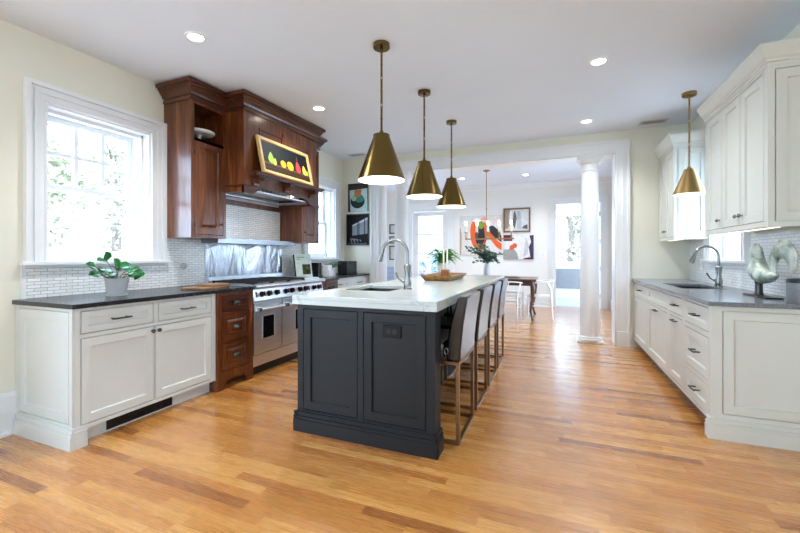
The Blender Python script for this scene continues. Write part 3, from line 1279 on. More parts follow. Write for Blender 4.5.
b = MB()
b.F = W0
b.box(XL + .03, H0 - .008, 1.918, XH + .012, H0, 1.934)
b.F = face_px(XH)
b.box(H0 - .008, 1.918, 0, H1, 1.934, .014)
b.build('bead_moulding', M['brownh'], t)
b = MB(face_px(XH))
b.box(H0 + .06, 2.05, 0, H1 - .0, 2.07, .125)
b.box(H0 + .07, 2.03, 0, H1 - .01, 2.05, .10)
b.build('ledge', M['brownh'], t)
for y in (3.10, 3.585, 4.06):
    b = MB(Fr((0, y, 0), (1, 0, 0), (0, 0, 1), (0, 1, 0)))
    x = XH
    b.prism([(x, 2.03), (x + .10, 2.03), (x + .10, 2.00), (x + .085, 1.985), (x + .05, 1.985), (x + .03, 1.96), (x + .025, 1.94), (x, 1.936)], -.035, .035)
    b.build('corbel', M['brownh'], t)
for y0, y1, z0, z1 in ((3.16, 3.53, 2.2, 2.555), (3.64, 4.02, 2.2, 2.555)):
    b = MB(face_px(XH))
    b.rings(y0, z0, y1, z1, [(0, 0), (0, .012), (.018, .012), (.022, .002)], back=False)
    b.build('raised_panel', M['brownh'], t)
b = MB(face_px(XH))
b.box(3.53, 2.2, 0, 3.64, 2.60, .016)
b.build('centre_block', M['brown'], t)
b = MB()
crown(b, [(XU + .0, H0), (XH, H0), (XH, H1), (XU, H1)], CROWN)
b.build('crown_moulding', M['brownh'], t, shear=True)
b = MB()
b.cells(XL + .03, H0 + .024, XH - .024, H1 - .024, [(XL + .12, 3.1, XH - .10, 4.05)], 1.885, 1.90)
b.box(XL + .12, 3.1, 1.96, XH - .10, 4.05, 1.97)
b.build('liner', M['steel'], t)
b = MB()
for k in range(14):
    y = 3.12 + k * .066
    b.box(XL + .16, y, 1.925, XH - .14, y + .045, 1.95)
b.build('baffle', M['steel'], t)
for y in (3.25, 3.9):
    b = MB()
    b.lathe([(.035, 1.9595), (.035, 1.954), (.028, 1.952)], XH - .13, y, n=16)
    b.build('hood_lamp', M['bulb'], t, True)
b = MB()
b.box(XL + .009, H0 + .0, 1.80, XL + .03, H1, 1.86)
b.build('back_rail', M['brown'], t)
for y in (3.25, 3.9):
    d = bpy.data.lights.new('hood_light', 'SPOT')
    d.energy = 2.2
    d.color = (1, .80, .56)
    d.spot_size = 2.4
    d.spot_blend = .6
    d.shadow_soft_size = .03
    o = bpy.data.objects.new('hood_light', d)
    COL.objects.link(o)
    o.location = (XH - .13 + 3.16, y - 3.575, 1.94 - 1.86)
    o.parent = t

# painting of fruit leaning on the ledge
ang = math.atan2(.09, .395)
up = Vector((-math.sin(ang), 0, math.cos(ang)))
FP = Fr((XH + .108, 3.10, 2.072), (0, 1, 0), up, (math.cos(ang), 0, math.sin(ang)))
PW, PH = .87, .405
t = thing('framed_painting', (XH + .1, 3.53, 2.072), 'long framed still life of pears and apples leaning on the hood ledge', 'painting')
b = MB(FP)
b.rings(0, 0, PW, PH, [(0, -.015), (0, .012), (.008, .018), (.036, .014), (.042, .004)], cap=False)
b.build('frame', M['frameoak'], t)


def ell(cx, cy, rx, ry, n=18, a=0.0):
    return [(cx + rx * math.cos(2 * PI * k / n) * math.cos(a) - ry * math.sin(2 * PI * k / n) * math.sin(a),
             cy + rx * math.cos(2 * PI * k / n) * math.sin(a) + ry * math.sin(2 * PI * k / n) * math.cos(a)) for k in range(n)]


def pear(cx, cy, r, lean=0.0):
    pts = []
    for k in range(24):
        a = 2 * PI * k / 24
        s = math.sin(a)
        rad = r * (1.0 if s < 0 else 1 - .5 * s)
        hgt = r * (s if s < 0 else s * 1.75)
        pts.append((cx + rad * math.cos(a) + lean * max(0, hgt), cy + hgt))
    return pts


cm = [flat((10, 14, 17)), flat((66, 42, 24)), flat((36, 22, 14)), flat((150, 176, 66)), flat((226, 160, 36)), flat((196, 52, 60)), flat((206, 190, 74)), flat((120, 84, 50))]
b = MB(FP)
b.keep = True
b.poly([(.04, .04), (PW - .04, .04), (PW - .04, PH - .04), (.04, PH - .04)], .003, 0)
b.poly([(.04, .04), (PW - .04, .04), (PW - .04, .135), (.04, .135)], .0034, 1)
b.poly([(.04, .105), (PW - .04, .085), (PW - .04, .075), (.04, .092)], .0038, 2)
b.poly([(.04, .07), (PW - .04, .06), (PW - .04, .05), (.04, .058)], .0038, 2)
b.poly([(.04, .135), (PW - .04, .12), (PW - .04, .112), (.04, .125)], .0038, 7)
b.poly(pear(.165, .178, .047, .1), .0044, 3)
b.poly(pear(.215, .150, .03, .3), .0043, 6)
b.poly(ell(.36, .165, .046, .043), .0044, 4)
b.poly(ell(.48, .168, .055, .052), .0044, 4)
b.poly(pear(.625, .168, .049), .0044, 5)
b.poly([(.619, .26), (.631, .26), (.634, .33), (.628, .33)], .0046, 7)
b.poly(pear(.745, .155, .042, -.1), .0044, 6)
b.poly(ell(.79, .145, .025, .03), .0045, 3)
b.build('canvas', cm, t)

# cake stand in the open shelf
t = thing('cake_stand', (-3.24, 2.75, 2.32), 'white footed cake stand on the open shelf of the near dark cabinet', 'cake stand')
b = MB()
b.lathe([(.05, 2.32), (.05, 2.326), (.02, 2.335), (.017, 2.385), (.03, 2.40)], -3.235, 2.745, n=24)
b.build('foot', M['wpot'], t, True)
b = MB()
b.lathe([(.03, 2.40), (.125, 2.405), (.142, 2.42), (.142, 2.43), (.13, 2.424), (.0, 2.42)], -3.235, 2.745, n=30)
b.build('plate', M['wpot'], t, True)


# ------------------------------------------------------------------ small things on the left worktops
def potted(name, x, y, z, r0, r1, hgt, label, mat, leafmat, maker, group=None, saucer=False):
    t = thing(name, (x, y, z), label, 'potted plant', group)
    b = MB()
    prof = [(r0, z), (r1, z + hgt), (r1 - .006, z + hgt), (r1 - .01, z + hgt - .02)]
    if saucer:
        prof = [(r0 + .012, z), (r0 + .014, z + .014), (r0 + .002, z + .016)] + [(r0 + .004, z + .018)] + prof[1:]
    b.lathe(prof, x, y, n=28)
    b.build('pot', mat, t, True)
    b = MB()
    b.lathe([(r1 - .012, z + hgt - .022), (r1 * .5, z + hgt - .016), (.002, z + hgt - .014)], x, y, n=20)
    b.build('soil', M['soil'], t)
    st, lf = MB(), MB()
    lf.keep = True
    maker(st, lf, x, y, z + hgt - .02)
    st.build('stem', M['stem'], t)
    lf.build('foliage', M[leafmat], t)
    return t


def broad(st, lf, x, y, z):
    random.seed(4)
    tips = [(-.02, -.10, .05), (.01, -.15, .10), (0, -.07, .15), (.03, -.02, .09), (-.02, .03, .10), (.03, .06, .07), (.05, .10, .04), (0, .11, .04),
            (.08, .02, .05), (.06, -.07, .06), (.09, -.09, .02), (-.06, .05, .09), (-.05, -.05, .09), (.05, -.12, .03), (.1, .06, .02), (.07, -.03, .09), (.02, -.12, .06)]
    for dx, dy, dz in tips:
        p0 = Vector((x + dx * .15, y + dy * .15, z))
        p1 = Vector((x + dx, y + dy, z + dz))
        st.tube([p0, (p0 + p1) / 2 + Vector((0, 0, .02)), p1], .0022, 5)
        for k in range(2):
            d = Vector((dx + random.uniform(-.08, .08) + .04, dy + random.uniform(-.08, .08), random.uniform(-.03, .06)))
            lf.leaf(p1, d, (random.uniform(.5, 1.2), random.uniform(-.5, .1), .8), random.uniform(.07, .09), random.uniform(.034, .042))


potted('potted_plant', -3.13, 1.92, .915, .058, .080, .135, 'grey pot with round green leaves on the near black countertop', M['pot'], 'leaf', broad, 'houseplants in pots', True)


def trailing(st, lf, x, y, z):
    random.seed(9)
    for k in range(26):
        a = random.uniform(0, 2 * PI)
        rr = random.uniform(.04, .2)
        dz = random.uniform(.02, .09) - .25 * max(0, rr - .12)
        p0 = Vector((x, y, z))
        p1 = Vector((x + rr * math.cos(a) * .6, y + rr * math.sin(a), z + dz))
        st.tube([p0, (p0 + p1) / 2 + Vector((0, 0, .03)), p1], .0018, 4)
        for q in range(4):
            c_ = p0.lerp(p1, .4 + .2 * q)
            lf.leaf(c_, (random.uniform(-1, 1), random.uniform(-1, 1), random.uniform(-.2, .5)), (.3, 0, 1), .045, .015)


potted('potted_plant', -3.20, 5.10, .915, .052, .070, .135, 'white pot with trailing green leaves beyond the range', M['wpot'], 'leaf', trailing, 'houseplants in pots')

# cutting boards
b = MB()
b.rings(2.0, 2.0, 2.0, 2.0, [(0, 0)]) if False else None
F = Fr((-3.03, 2.66, .915), (math.cos(.25), math.sin(.25), 0), (-math.sin(.25), math.cos(.25), 0), (0, 0, 1))
b.F = F
b.prism([(-.13, -.19), (.13, -.19), (.13, .15), (.05, .19), (-.05, .19), (-.13, .15)], 0.0005, .018)
tag(b.build('cutting_board', M['board'], bevel=.004), 'larger wooden cutting board lying flat beside the range', 'cutting board', 'cutting boards')
b = MB(Fr((-3.02, 2.73, .9335), (1, 0, 0), (0, 1, 0), (0, 0, 1)))
b.prism([(-.09, -.12), (.09, -.12), (.09, .12), (-.09, .12)], 0.0005, .018)
tag(b.build('cutting_board', M['board'], bevel=.004), 'smaller wooden cutting board stacked on the larger one', 'cutting board', 'cutting boards')

# outlets
t = thing('wall_outlet', (XL + .008, 2.745, 1.10), 'white outlet with a round plug in the tile below the near dark cabinet', 'outlet')
b = MB(face_px(XL + .0075))
b.box(2.71, 1.05, 0, 2.785, 1.165, .005)
b.build('plate', M['white'], t, bevel=.002)
b = MB(Fr((XL + .0125, 2.735, 1.115), (0, 1, 0), (0, 0, 1), (1, 0, 0)))
b.lathe([(.03, 0), (.03, .02), (.02, .028)], n=20)
b.build('plug', M['pot'], t, True)
t = thing('wall_outlet', (XL + .008, 4.46, 1.12), 'white outlet plate on the tile between range and far window', 'outlet')
b = MB(face_px(XL + .0075))
b.box(4.36, 1.06, 0, 4.56, 1.18, .006)
b.build('plate', M['white'], t, bevel=.002)
b = MB(face_px(XL + .0135))
for y in (4.41, 4.51):
    b.box(y - .017, 1.085, 0, y + .017, 1.155, .002)
b.build('socket', M['pot'], t)

# cookbook standing by the range, boxes, black speaker
a = .25
F = Fr((-3.25, 4.30, .9215), (math.sin(a), math.cos(a), 0), (-.17 * math.cos(a), .17 * math.sin(a), .985), (math.cos(a), -math.sin(a), .17))
t = thing('cookbook', (-3.22, 4.43, .9155), 'tall white cookbook with a salad photo standing beyond the range', 'book')
b = MB(F)
b.box(0, 0, -.035, .27, .32, -.001)
b.build('pages', M['black'], t)
b = MB(F)
b.keep = True
b.box(-.003, 0, -.001, .275, .325, .003)
for m_i, pts in ((1, [(.11, .04), (.25, .04), (.25, .18), (.11, .18)]), (2, ell(.15, .09, .03, .035)), (3, ell(.2, .13, .035, .03)), (4, ell(.215, .075, .025, .025)),
                 (2, ell(.14, .145, .02, .02)), (5, [(.03, .27), (.16, .27), (.16, .285), (.03, .285)]), (5, [(.03, .245), (.1, .245), (.1, .257), (.03, .257)])):
    b.poly(pts, .0036, m_i)
b.build('cover', [flat((216, 228, 216)), flat((66, 60, 40)), flat((96, 140, 60)), flat((200, 190, 110)), flat((120, 50, 60)), flat((150, 158, 152))], t)
b = MB()
b.box(-3.29, 4.63, .9155, -3.13, 4.74, .945)
b.box(-3.28, 4.64, .945, -3.14, 4.73, 1.12)
tag(b.build('storage_tin', M['black'], bevel=.004), 'dark box standing behind the cookbook', 'box')
b = MB()
b.box(-3.22, 4.76, .9155, -3.04, 4.89, 1.01)
tag(b.build('recipe_box', M['wpot'], bevel=.003), 'lower white box stacked beside the white plant pot', 'box', 'white stacked boxes')
b = MB()
b.box(-3.20, 4.775, 1.0105, -3.06, 4.88, 1.08)
tag(b.build('recipe_box', M['wpot'], bevel=.003), 'upper white box stacked beside the white plant pot', 'box', 'white stacked boxes')
t = thing('speaker', (-3.2, 5.52, .9155), 'black rectangular speaker on the countertop below the wall pictures', 'speaker')
b = MB()
b.box(-3.28, 5.40, .9155, -3.10, 5.72, 1.13)
b.build('case', M['black'], t, bevel=.008)
b = MB(face_px(-3.10))
b.rings(5.415, .93, 5.705, 1.115, [(0, 0), (.004, .004)], back=False)
b.build('grille', M['iron'], t)

# pictures on the far wall left of the opening
PF = face_ny(YF)
t = thing('wall_picture', (-3.2, YF, 2.0), 'unframed still life of a dark bowl, upper of the two by the window', 'picture', 'pictures left of the opening')
b = MB(PF)
b.box(-3.37, 1.985, 0, -2.985, 2.475, .025)
b.build('canvas', M['black'], t)
b = MB(PF)
b.keep = True
b.poly([(-3.368, 1.987), (-2.987, 1.987), (-2.987, 2.473), (-3.368, 2.473)], .0255, 0)
b.poly([(-3.368, 2.36), (-2.987, 2.38), (-2.987, 2.473), (-3.368, 2.473)], .026, 1)
b.poly(ell(-3.18, 2.165, .14, .125), .0262, 2)
b.poly(ell(-3.14, 2.20, .09, .06), .0266, 3)
b.poly(ell(-3.25, 2.22, .05, .05), .0268, 4)
b.poly([(-3.24, 2.24), (-3.12, 2.24), (-3.10, 2.36), (-3.24, 2.37)], .027, 5)
b.poly([(-3.368, 1.987), (-3.32, 1.987), (-3.34, 2.4), (-3.368, 2.4)], .0262, 1)
b.build('painted_face', [flat((176, 200, 200)), flat((52, 44, 46)), flat((24, 40, 38)), flat((70, 128, 112)), flat((150, 186, 150)), flat((176, 116, 76))], t)
t = thing('wall_picture', (-3.2, YF, 1.4), 'black framed photo of a glass room, lower of the two by the window', 'picture', 'pictures left of the opening')
b = MB(PF)
b.rings(-3.40, 1.40, -2.965, 1.945, [(0, 0), (0, .03), (.014, .03), (.016, .02)], cap=False)
b.build('frame', M['black'], t)
b = MB(PF)
b.keep = True
q0, q1, z0, z1 = -3.386, -2.979, 1.414, 1.931
b.poly([(q0, z0), (q1, z0), (q1, z1), (q0, z1)], .02, 0)
b.poly([(q0 + .10, 1.57), (q1 - .01, 1.60), (q1 - .01, 1.88), (q0 + .10, 1.75)], .0205, 1)
b.poly([(q0 + .1, 1.75), (q1 - .01, 1.88), (q1 - .01, 1.84), (q0 + .1, 1.73)], .0212, 2)
for x in (.20, .225, .33):
    b.poly([(q0 + x, 1.55), (q0 + x + .014, 1.55), (q0 + x + .014, 1.9), (q0 + x, 1.9)], .0215, 0)
b.poly([(q0 + .02, z0 + .01), (q1 - .02, z0 + .01), (q1 - .12, 1.49), (q0 + .06, 1.53)], .0206, 3)
for k in range(5):
    b.poly([(q0 + .04 + k * .06, 1.43), (q0 + .08 + k * .07, 1.435), (q0 + .05 + k * .06, 1.50), (q0 + .03 + k * .06, 1.495)], .021, 0)
b.build('photo', [flat((12, 12, 14)), flat((128, 134, 142)), flat((196, 200, 206)), flat((110, 114, 120))], t)

# ------------------------------------------------------------------ island
IX0, IX1, IY0, IY1 = -1.675, -.672, 2.225, 5.40
IT, ITB = .945, .882
t = thing('kitchen_island', (-1.2, 3.8, 0), 'charcoal grey island with panelled end under a white marble top', 'island')
b = MB()
b.box(IX0, IY0 + .022, .0, IX1, IY0 + .12, ITB)
b.box(IX0, IY0 + .12, .1, -1.02, IY1, ITB - .23)
b.cells(IX0, IY0 + .12, -1.02, IY1, [(-1.615, 2.685, -1.175, 3.235)], ITB - .23, ITB)
b.box(IX0 + .07, IY0 + .12, 0, -1.02, IY1, .1)
b.F = face_ny(IY0)
hh = [(IX0 + .045, .15, IX0 + .475, .855), (IX0 + .515, .15, IX1 - .055, .855)]
b.cells(IX0, .0, IX1, ITB, hh, -.022, 0)
b.build('body', M['isl'], t)
for q in hh:
    front(face_ny(IY0), q, 'end_panel', M['isl'], t)
b = MB(face_ny(IY0))
base_mould(b, IX0 - .022, IX1 + .022, 0)
b.F = face_px(IX1)
base_mould(b, IY0 - .02, IY0 + .12, 0)
b.F = face_nx(IX0)
base_mould(b, IY0 - .02, IY0 + .3, 0)
b.F = face_px(-1.02)
base_mould(b, IY0 + .12, IY1, 0)
b.build('base_moulding', M['isl'], t)
for k in range(4):
    y0 = 2.42 + k * .74
    front(face_px(-1.0195 + .02), (y0, .16, y0 + .68, .84), 'side_panel', M['isl'], t)
FI = face_nx(IX0)
for k, (y0, y1) in enumerate(((2.36, 3.0), (3.02, 3.62), (3.64, 4.24), (4.26, 4.82), (4.84, 5.38))):
    b = MB(FI)
    b.rings(y0, .12, y1, .865, [(0, 0), (0, .018), (.055, .018), (.059, .010)], back=False)
    d = b.build('door', M['isl'], t)
    bar_pull(FI.at(0, 0, .018), (y0 + y1) / 2, .80, .2, d)
b = MB(FI)
b.box(2.262, .73, .0, 2.285, .84, .03)
b.build('end_bracket', M['isl'], t)
# black outlet on the end
b = MB(face_ny(IY0 - .0))
ox0, oz0 = -1.022, .700
bo = thing('wall_outlet', (ox0 + .06, IY0, oz0), 'black outlet plate on the charcoal end of the island', 'outlet')
F = face_ny(IY0 + .009)
b = MB(F)
b.rings(ox0, oz0, ox0 + .125, oz0 + .078, [(0, 0), (0, .004), (.003, .006)])
b.build('plate', M['jet'], bo)
for x in (ox0 + .043, ox0 + .083):
    b = MB(Fr(F(x, oz0 + .039, .006), F.u, F.v, F.w))
    b.lathe([(.016, 0), (.016, .002), (.012, .0025)], n=16)
    b.box(-.007, -.002, .0025, -.004, .006, .0032)
    b.box(.004, -.002, .0025, .007, .006, .0032)
    b.build('socket', M['black'], bo)

SK = (-1.60, 2.70, -1.19, 3.22)
b = MB()
b.cells(-1.705, 2.2, -.652, 5.45, [SK], IT - .028, IT)
b.cells(-1.704, 2.201, -.653, 5.449, [(-1.665, 2.24, -.692, 5.41)], ITB, IT - .028)
tag(b.build('countertop', M['marble'], bevel=.003), 'thick white marble island top with sink cutout', 'countertop')


def sink(name, x0, y0, x1, y1, top, mat, label):
    t = thing(name, ((x0 + x1) / 2, (y0 + y1) / 2, top - .2), label, 'sink', 'undermount sinks')
    b = MB()
    w = .004
    b.box(x0 - .0, y0 - .0, top - .2, x1, y1, top - .196)
    b.box(x0, y0, top - .196, x0 + w, y1, top)
    b.box(x1 - w, y0, top - .196, x1, y1, top)
    b.box(x0 + w, y0, top - .196, x1 - w, y0 + w, top)
    b.box(x0 + w, y1 - w, top - .196, x1 - w, y1, top)
    b.build('basin', mat, t)
    b = MB()
    b.lathe([(.045, top - .1955), (.045, top - .193), (.03, top - .1945)], (x0 + x1) / 2, (y0 + y1) / 2, n=20)
    b.build('drain', M['chrome'], t, True)


sink('kitchen_sink', SK[0] - .004, SK[1] - .004, SK[2] + .004, SK[3] + .004, IT - .029, M['basin'], 'steel undermount sink in the white marble island')


def faucet(x, y, z, reach, rise, label):
    """gooseneck tap whose spout reaches towards -X"""
    t = thing('faucet', (x, y, z), label, 'faucet', 'gooseneck faucets')
    b = MB()
    b.lathe([(.036, z), (.036, z + .008), (.029, z + .014), (.033, z + .05), (.025, z + .085), (.022, z + .12), (.028, z + .17), (.029, z + .195), (.02, z + .205)], x, y, n=24)
    b.build('base', M['chrome'], t, True)
    r = reach / 2
    zc = z + rise - r
    path = [(x, y, z + .195), (x, y, zc)]
    for k in range(1, 15):
        a = PI * k / 14 * .93
        path.append((x - r + r * math.cos(a), y, zc + r * math.sin(a)))
    b = MB()
    b.tube(path, .0125, 14)
    b.build('spout', M['chrome'], t, True)
    e = Vector(path[-1])
    d = (e - Vector(path[-2])).normalized()
    b = MB()
    b.tube([e - d * .01, e + d * .02, e + d * .075, e + d * .095], [.0145, .0155, .023, .021], 16)
    b.build('spray_head', M['chrome'], t, True)
    b = MB()
    b.tube([(x - .015, y, z + .06), (x - .045, y - .005, z + .062)], .011, 12)
    b.tube([(x - .045, y - .005, z + .062), (x - .075, y - .008, z + .085), (x - .1, y - .01, z + .135)], [.007, .006, .0075], 10)
    b.build('lever', M['chrome'], t, True)


faucet(-1.115, 2.92, IT, .225, .405, 'gooseneck faucet on the white island beside the sink')

# dough-bowl tray with candle holder
t = thing('wooden_tray', (-1.19, 4.33, IT), 'long carved wooden tray on the white island', 'tray')
b = MB()
x0, x1, y0, y1 = -1.37, -1.01, 3.95, 4.72
Z = IT
outer = [(x0 + .05, y0 + .04, Z), (x1 - .05, y0 + .04, Z), (x1 - .05, y1 - .04, Z), (x0 + .05, y1 - .04, Z)]


def rr(x0, y0, x1, y1, z):
    return [(x0, y0, z), (x1, y0, z), (x1, y1, z), (x0, y1, z)]


b.loft([rr(x0 + .05, y0 + .04, x1 - .05, y1 - .04, Z + .0003), rr(x0 + .01, y0 + .01, x1 - .01, y1 - .01, Z + .045), rr(x0, y0, x1, y1, Z + .062), rr(x0 + .016, y0 + .016, x1 - .016, y1 - .016, Z + .062),
        rr(x0 + .06, y0 + .05, x1 - .06, y1 - .05, Z + .014)])
b.build('bowl', M['tray'], t, bevel=.006)
cx, cy = -1.235, 4.52
b = MB()
b.loft([rr(cx - .043, cy - .043, cx + .043, cy + .043, Z + .0145), rr(cx - .043, cy - .043, cx + .043, cy + .043, Z + .105), rr(cx - .036, cy - .036, cx + .036, cy + .036, Z + .108)])
tag(b.build('candle_holder', M['copper'], bevel=.004), 'square copper candle holder standing in the wooden tray', 'candle holder')
for dx, lb in ((-.022, 'left tall ivory candle in the copper holder'), (.022, 'right tall ivory candle in the copper holder')):
    t = thing('taper_candle', (cx + dx, cy, Z + .108), lb, 'candle', 'candles in the copper holder')
    b = MB()
    b.lathe([(.0105, Z + .1085), (.0095, Z + .355), (.004, Z + .362)], cx + dx, cy, n=14)
    b.build('wax', M['wax'], t, True)
    b = MB()
    b.tube([(cx + dx, cy, Z + .36), (cx + dx + .001, cy, Z + .374)], .0012, 6)
    b.build('wick', M['black'], t)


def fern(st, lf, x, y, z):
    random.seed(21)
    for k in range(64):
        a = 2 * PI * k / 64 + random.uniform(-.2, .2)
        R_ = random.uniform(.12, .27)
        top = random.uniform(.08, .24)
        P = [Vector((x + R_ * s * math.cos(a), y + R_ * s * math.sin(a), z + top * math.sin(min(1, s * 1.15) * 1.9) - .07 * s * s)) for s in [q / 7 for q in range(8)]]
        st.tube([tuple(p) for p in P], .0016, 4)
        for q in range(1, 8):
            d = (P[q] - P[q - 1]).normalized()
            sd = d.cross(Vector((0, 0, 1)))
            ln = .055 * (1.1 - q / 9)
            for s in (-1, 1):
                lf.leaf(P[q], sd * s + d * .5, (0, 0, 1), ln, .018)


potted('potted_fern', -1.40, 5.02, IT, .07, .088, .175, 'white pot with bright green fern at the far end of the island', M['wpot'], 'fern', fern, 'houseplants in pots')

# ------------------------------------------------------------------ bar stools
def make_stool(y):
    t = thing('bar_stool', (-.8, y, 0), '', 'bar stool', 'leather bar stools along the island')
    xr, xf, w = -.57, -1.0, .24
    s = .011
    zt = .535
    for x, n_ in ((xr - s, 'leg'), (xf + s, 'leg')):
        for sy in (-1, 1):
            b = MB()
            yy = y + sy * (w - s)
            b.box(x - s, yy - s, .0, x + s, yy + s, zt)
            b.build('leg', M['bronze'], t)
    b = MB()
    for sy in (-1, 1):
        yy = y + sy * (w - s)
        b = MB()
        b.box(xf + 2 * s, yy - s, 0, xr - 2 * s, yy + s, .022)
        b.build('floor_rail', M['bronze'], t)
        b = MB()
        b.box(xf + 2 * s, yy - s, zt - .022, xr - 2 * s, yy + s, zt)
        b.build('seat_rail', M['bronze'], t)
    for x in (xr - s, xf + s):
        b = MB()
        b.box(x - s, y - w + 2 * s, 0, x + s, y + w - 2 * s, .022)
        b.build('floor_rail', M['bronze'], t)
        b = MB()
        b.box(x - s, y - w + 2 * s, zt - .022, x + s, y + w - 2 * s, zt)
        b.build('seat_rail', M['bronze'], t)
    b = MB()
    b.box(xf + s - .01, y - w + 2 * s, .2, xf + s + .01, y + w - 2 * s, .222)
    b.build('footrest', M['bronze'], t)
    b = MB()
    b.box(xf - .02, y - w, zt, xr - .10, y + w, .655)
    b.build('seat', M['leather'], t, True, bevel=.022)
    b = MB()
    secs = []
    for z, xo, th in ((zt, -.565, .095), (.62, -.562, .095), (.78, -.545, .085), (.92, -.522, .07), (.957, -.517, .06)):
        secs.append([(xo - th, y - w, z), (xo, y - w, z), (xo, y + w, z), (xo - th, y + w, z)])
    b.loft(secs)
    b.build('backrest', M['leather'], t, True, bevel=.014)
    b = MB()
    b.tube([(-.655 + .012 * math.cos(a), y - w - .004, .60 + .02 * math.sin(a)) for a in [2 * PI * k / 16 for k in range(17)]], .003, 6)
    b.build('ring', M['chrome'], t)
    return t


st0 = make_stool(2.66)
labs = ['bar stool nearest the camera, dark leather on a bronze frame', 'second bar stool from the camera along the white island',
        'third bar stool from the camera along the white island', 'bar stool at the far end of the row, nearest the dining table']
for k in range(4):
    o = st0 if k == 0 else copy_tree(st0)
    o.location.y = 2.66 + .61 * k
    o['label'] = labs[k]


# ------------------------------------------------------------------ pendants
def make_pendant(x, y, zb, rb, rt, hgt, matname, label, grp, watts=PEND_W):
    zc = kitchen_ceiling(y)
    t = thing('pendant_lamp', (x, y, zc), label, 'pendant lamp', grp)
    b = MB()
    b.lathe([(.064, zc), (.064, zc - .03), (.06, zc - .034), (.012, zc - .036), (.010, zc - .055)], x, y, n=28)
    b.build('canopy', M[matname], t, True)
    b = MB()
    zt = zb + hgt
    top = zc - .05
    L = top - (zt + .02)
    for k in range(3):
        a1 = top - L * (k + .06) / 3
        a0 = top - L * (k + .94) / 3
        b.tube([(x, y, a1), (x, y, a0)], .0085, 10)
        b.ball(x, y, (a0 + a1) / 2, .011, n=10, m=6)
        for zz in (a1, a0):
            b.tube([(x + .008 * math.cos(a), y, zz + .013 * math.sin(a)) for a in [2 * PI * q / 12 for q in range(13)]], .0025, 6)
    b.build('rod', M[matname], t, True)
    b = MB()
    b.lathe([(.012, zt + .03), (.02, zt + .012), (rt, zt), (rt + .002, zt - .02), (rb, zb), (rb - .003, zb)], x, y, n=48, caps=False)
    b.build('shade', M[matname], t, True)
    b = MB()
    b.lathe([(rb - .004, zb + .001), (rt - .002, zt - .022), (.01, zt - .01)], x, y, n=48, caps=False)
    b.build('shade_lining', M['shadein'], t, True)
    b = MB()
    zb_ = zb + hgt * .42
    b.ball(x, y, zb_, .032, n=16, m=10)
    b.lathe([(.014, zb_ + .028), (.014, zt - .02)], x, y, n=12)
    b.build('bulb', M['bulb'], t, True)
    d = bpy.data.lights.new('pendant_light', 'POINT')
    d.energy = watts
    d.color = (1, .97, .90)
    d.shadow_soft_size = .04
    o = bpy.data.objects.new('pendant_light', d)
    COL.objects.link(o)
    o.location = (0, 0, zb + hgt * .25 - zc)
    o.parent = t
    return t


for y, px_, pz_, lb in ((2.67, -1.233, 1.795, 'brass cone pendant nearest the camera over the island'), (3.64, -1.212, 1.806, 'middle brass cone pendant over the island'), (4.63, -1.188, 1.822, 'farthest brass cone pendant over the island')):
    make_pendant(px_, y, pz_, .184, .062, .35, 'brass', lb, 'brass pendants over the island')
make_pendant(1.27, 4.74, 1.845, .145, .048, .255, 'sbrass', 'small brass cone pendant over the right-hand sink', 'brass pendant at the side sink', 0.8)


# recessed lights and ceiling vents
def can(x, y, z, label, grp='recessed ceiling lights', lamp=True, slope=.0235):
    t = thing('recessed_light', (x, y, z), label, 'ceiling light', grp)
    b = MB(Fr((x, y, z), (1, 0, 0), (0, 1, slope), (0, -slope, 1)))
    b.lathe([(.074, -.001), (.072, -.006), (.055, -.007), (.051, -.001)], n=28, caps=False)
    b.build('trim_ring', M['trim'], t, True)
    b = MB(Fr((x, y, z), (1, 0, 0), (0, 1, slope), (0, -slope, 1)))
    b.lathe([(.0525, -.002), (.03, -.004), (.002, -.0045)], n=24)
    b.build('lens', M['lens'], t, True)
    if lamp:
        d = bpy.data.lights.new('can_light', 'SPOT')
        d.energy = CAN_W
        d.color = (.93, .98, 1.0)
        d.spot_size = 2.3
        d.spot_blend = .8
        d.shadow_soft_size = .05
        o = bpy.data.objects.new('can_light', d)
        COL.objects.link(o)
        o.location = (0, 0, -.02)
        o.parent = t


for x, y, lb in ((-2.45, 2.05, 'recessed ceiling light above the near window cabinet'), (-2.44, 3.62, 'recessed ceiling light in front of the range hood'),
                 (.34, 3.63, 'recessed ceiling light right of the pendants, nearest the camera'), (.36, 5.3, 'recessed ceiling light just before the wide opening')):
    can(x, y, kitchen_ceiling(y), lb)
for x, y, lb in ((-2.0, 8.75, 'recessed dining ceiling light left of the chandelier'), (-.6, 8.85, 'recessed dining ceiling light right of the chandelier')):
    can(x, y, 3.0, lb, slope=0)


def vent(x, y, z, w, d_, label, slope=.0235):
    t = thing('ceiling_vent', (x, y, z), label, 'vent', 'ceiling vents')
    F = Fr((x, y, z), (1, 0, 0), (0, 1, slope), (0, -slope, 1))
    b = MB(F)
    b.cells(-w / 2, -d_ / 2, w / 2, d_ / 2, [(-w / 2 + .03, -d_ / 2 + .03, w / 2 - .03, d_ / 2 - .03)], -.006, 0)
    b.build('frame', M['vent'], t)
    b = MB(F)
    b.box(-w / 2 + .03, -d_ / 2 + .03, -.001, w / 2 - .03, d_ / 2 - .03, 0)
    b.build('duct', M['black'], t)
    b = MB(F)
    n = int((w - .06) / .024)
    for k in range(n):
        a_ = -w / 2 + .034 + k * .024
        b.box(a_, -d_ / 2 + .03, -.005, a_ + .007, d_ / 2 - .03, -.001)
    b.build('louvre', M['vent'], t)


vent(1.14, 5.66, kitchen_ceiling(5.66), .30, .17, 'dark slotted ceiling vent near the right cabinets')
vent(-3.05, 5.66, kitchen_ceiling(5.66), .30, .15, 'slotted ceiling vent above the two wall pictures')
vent(.62, 8.1, 3.0, .30, .15, 'small ceiling vent in the dining room beside the column', 0)

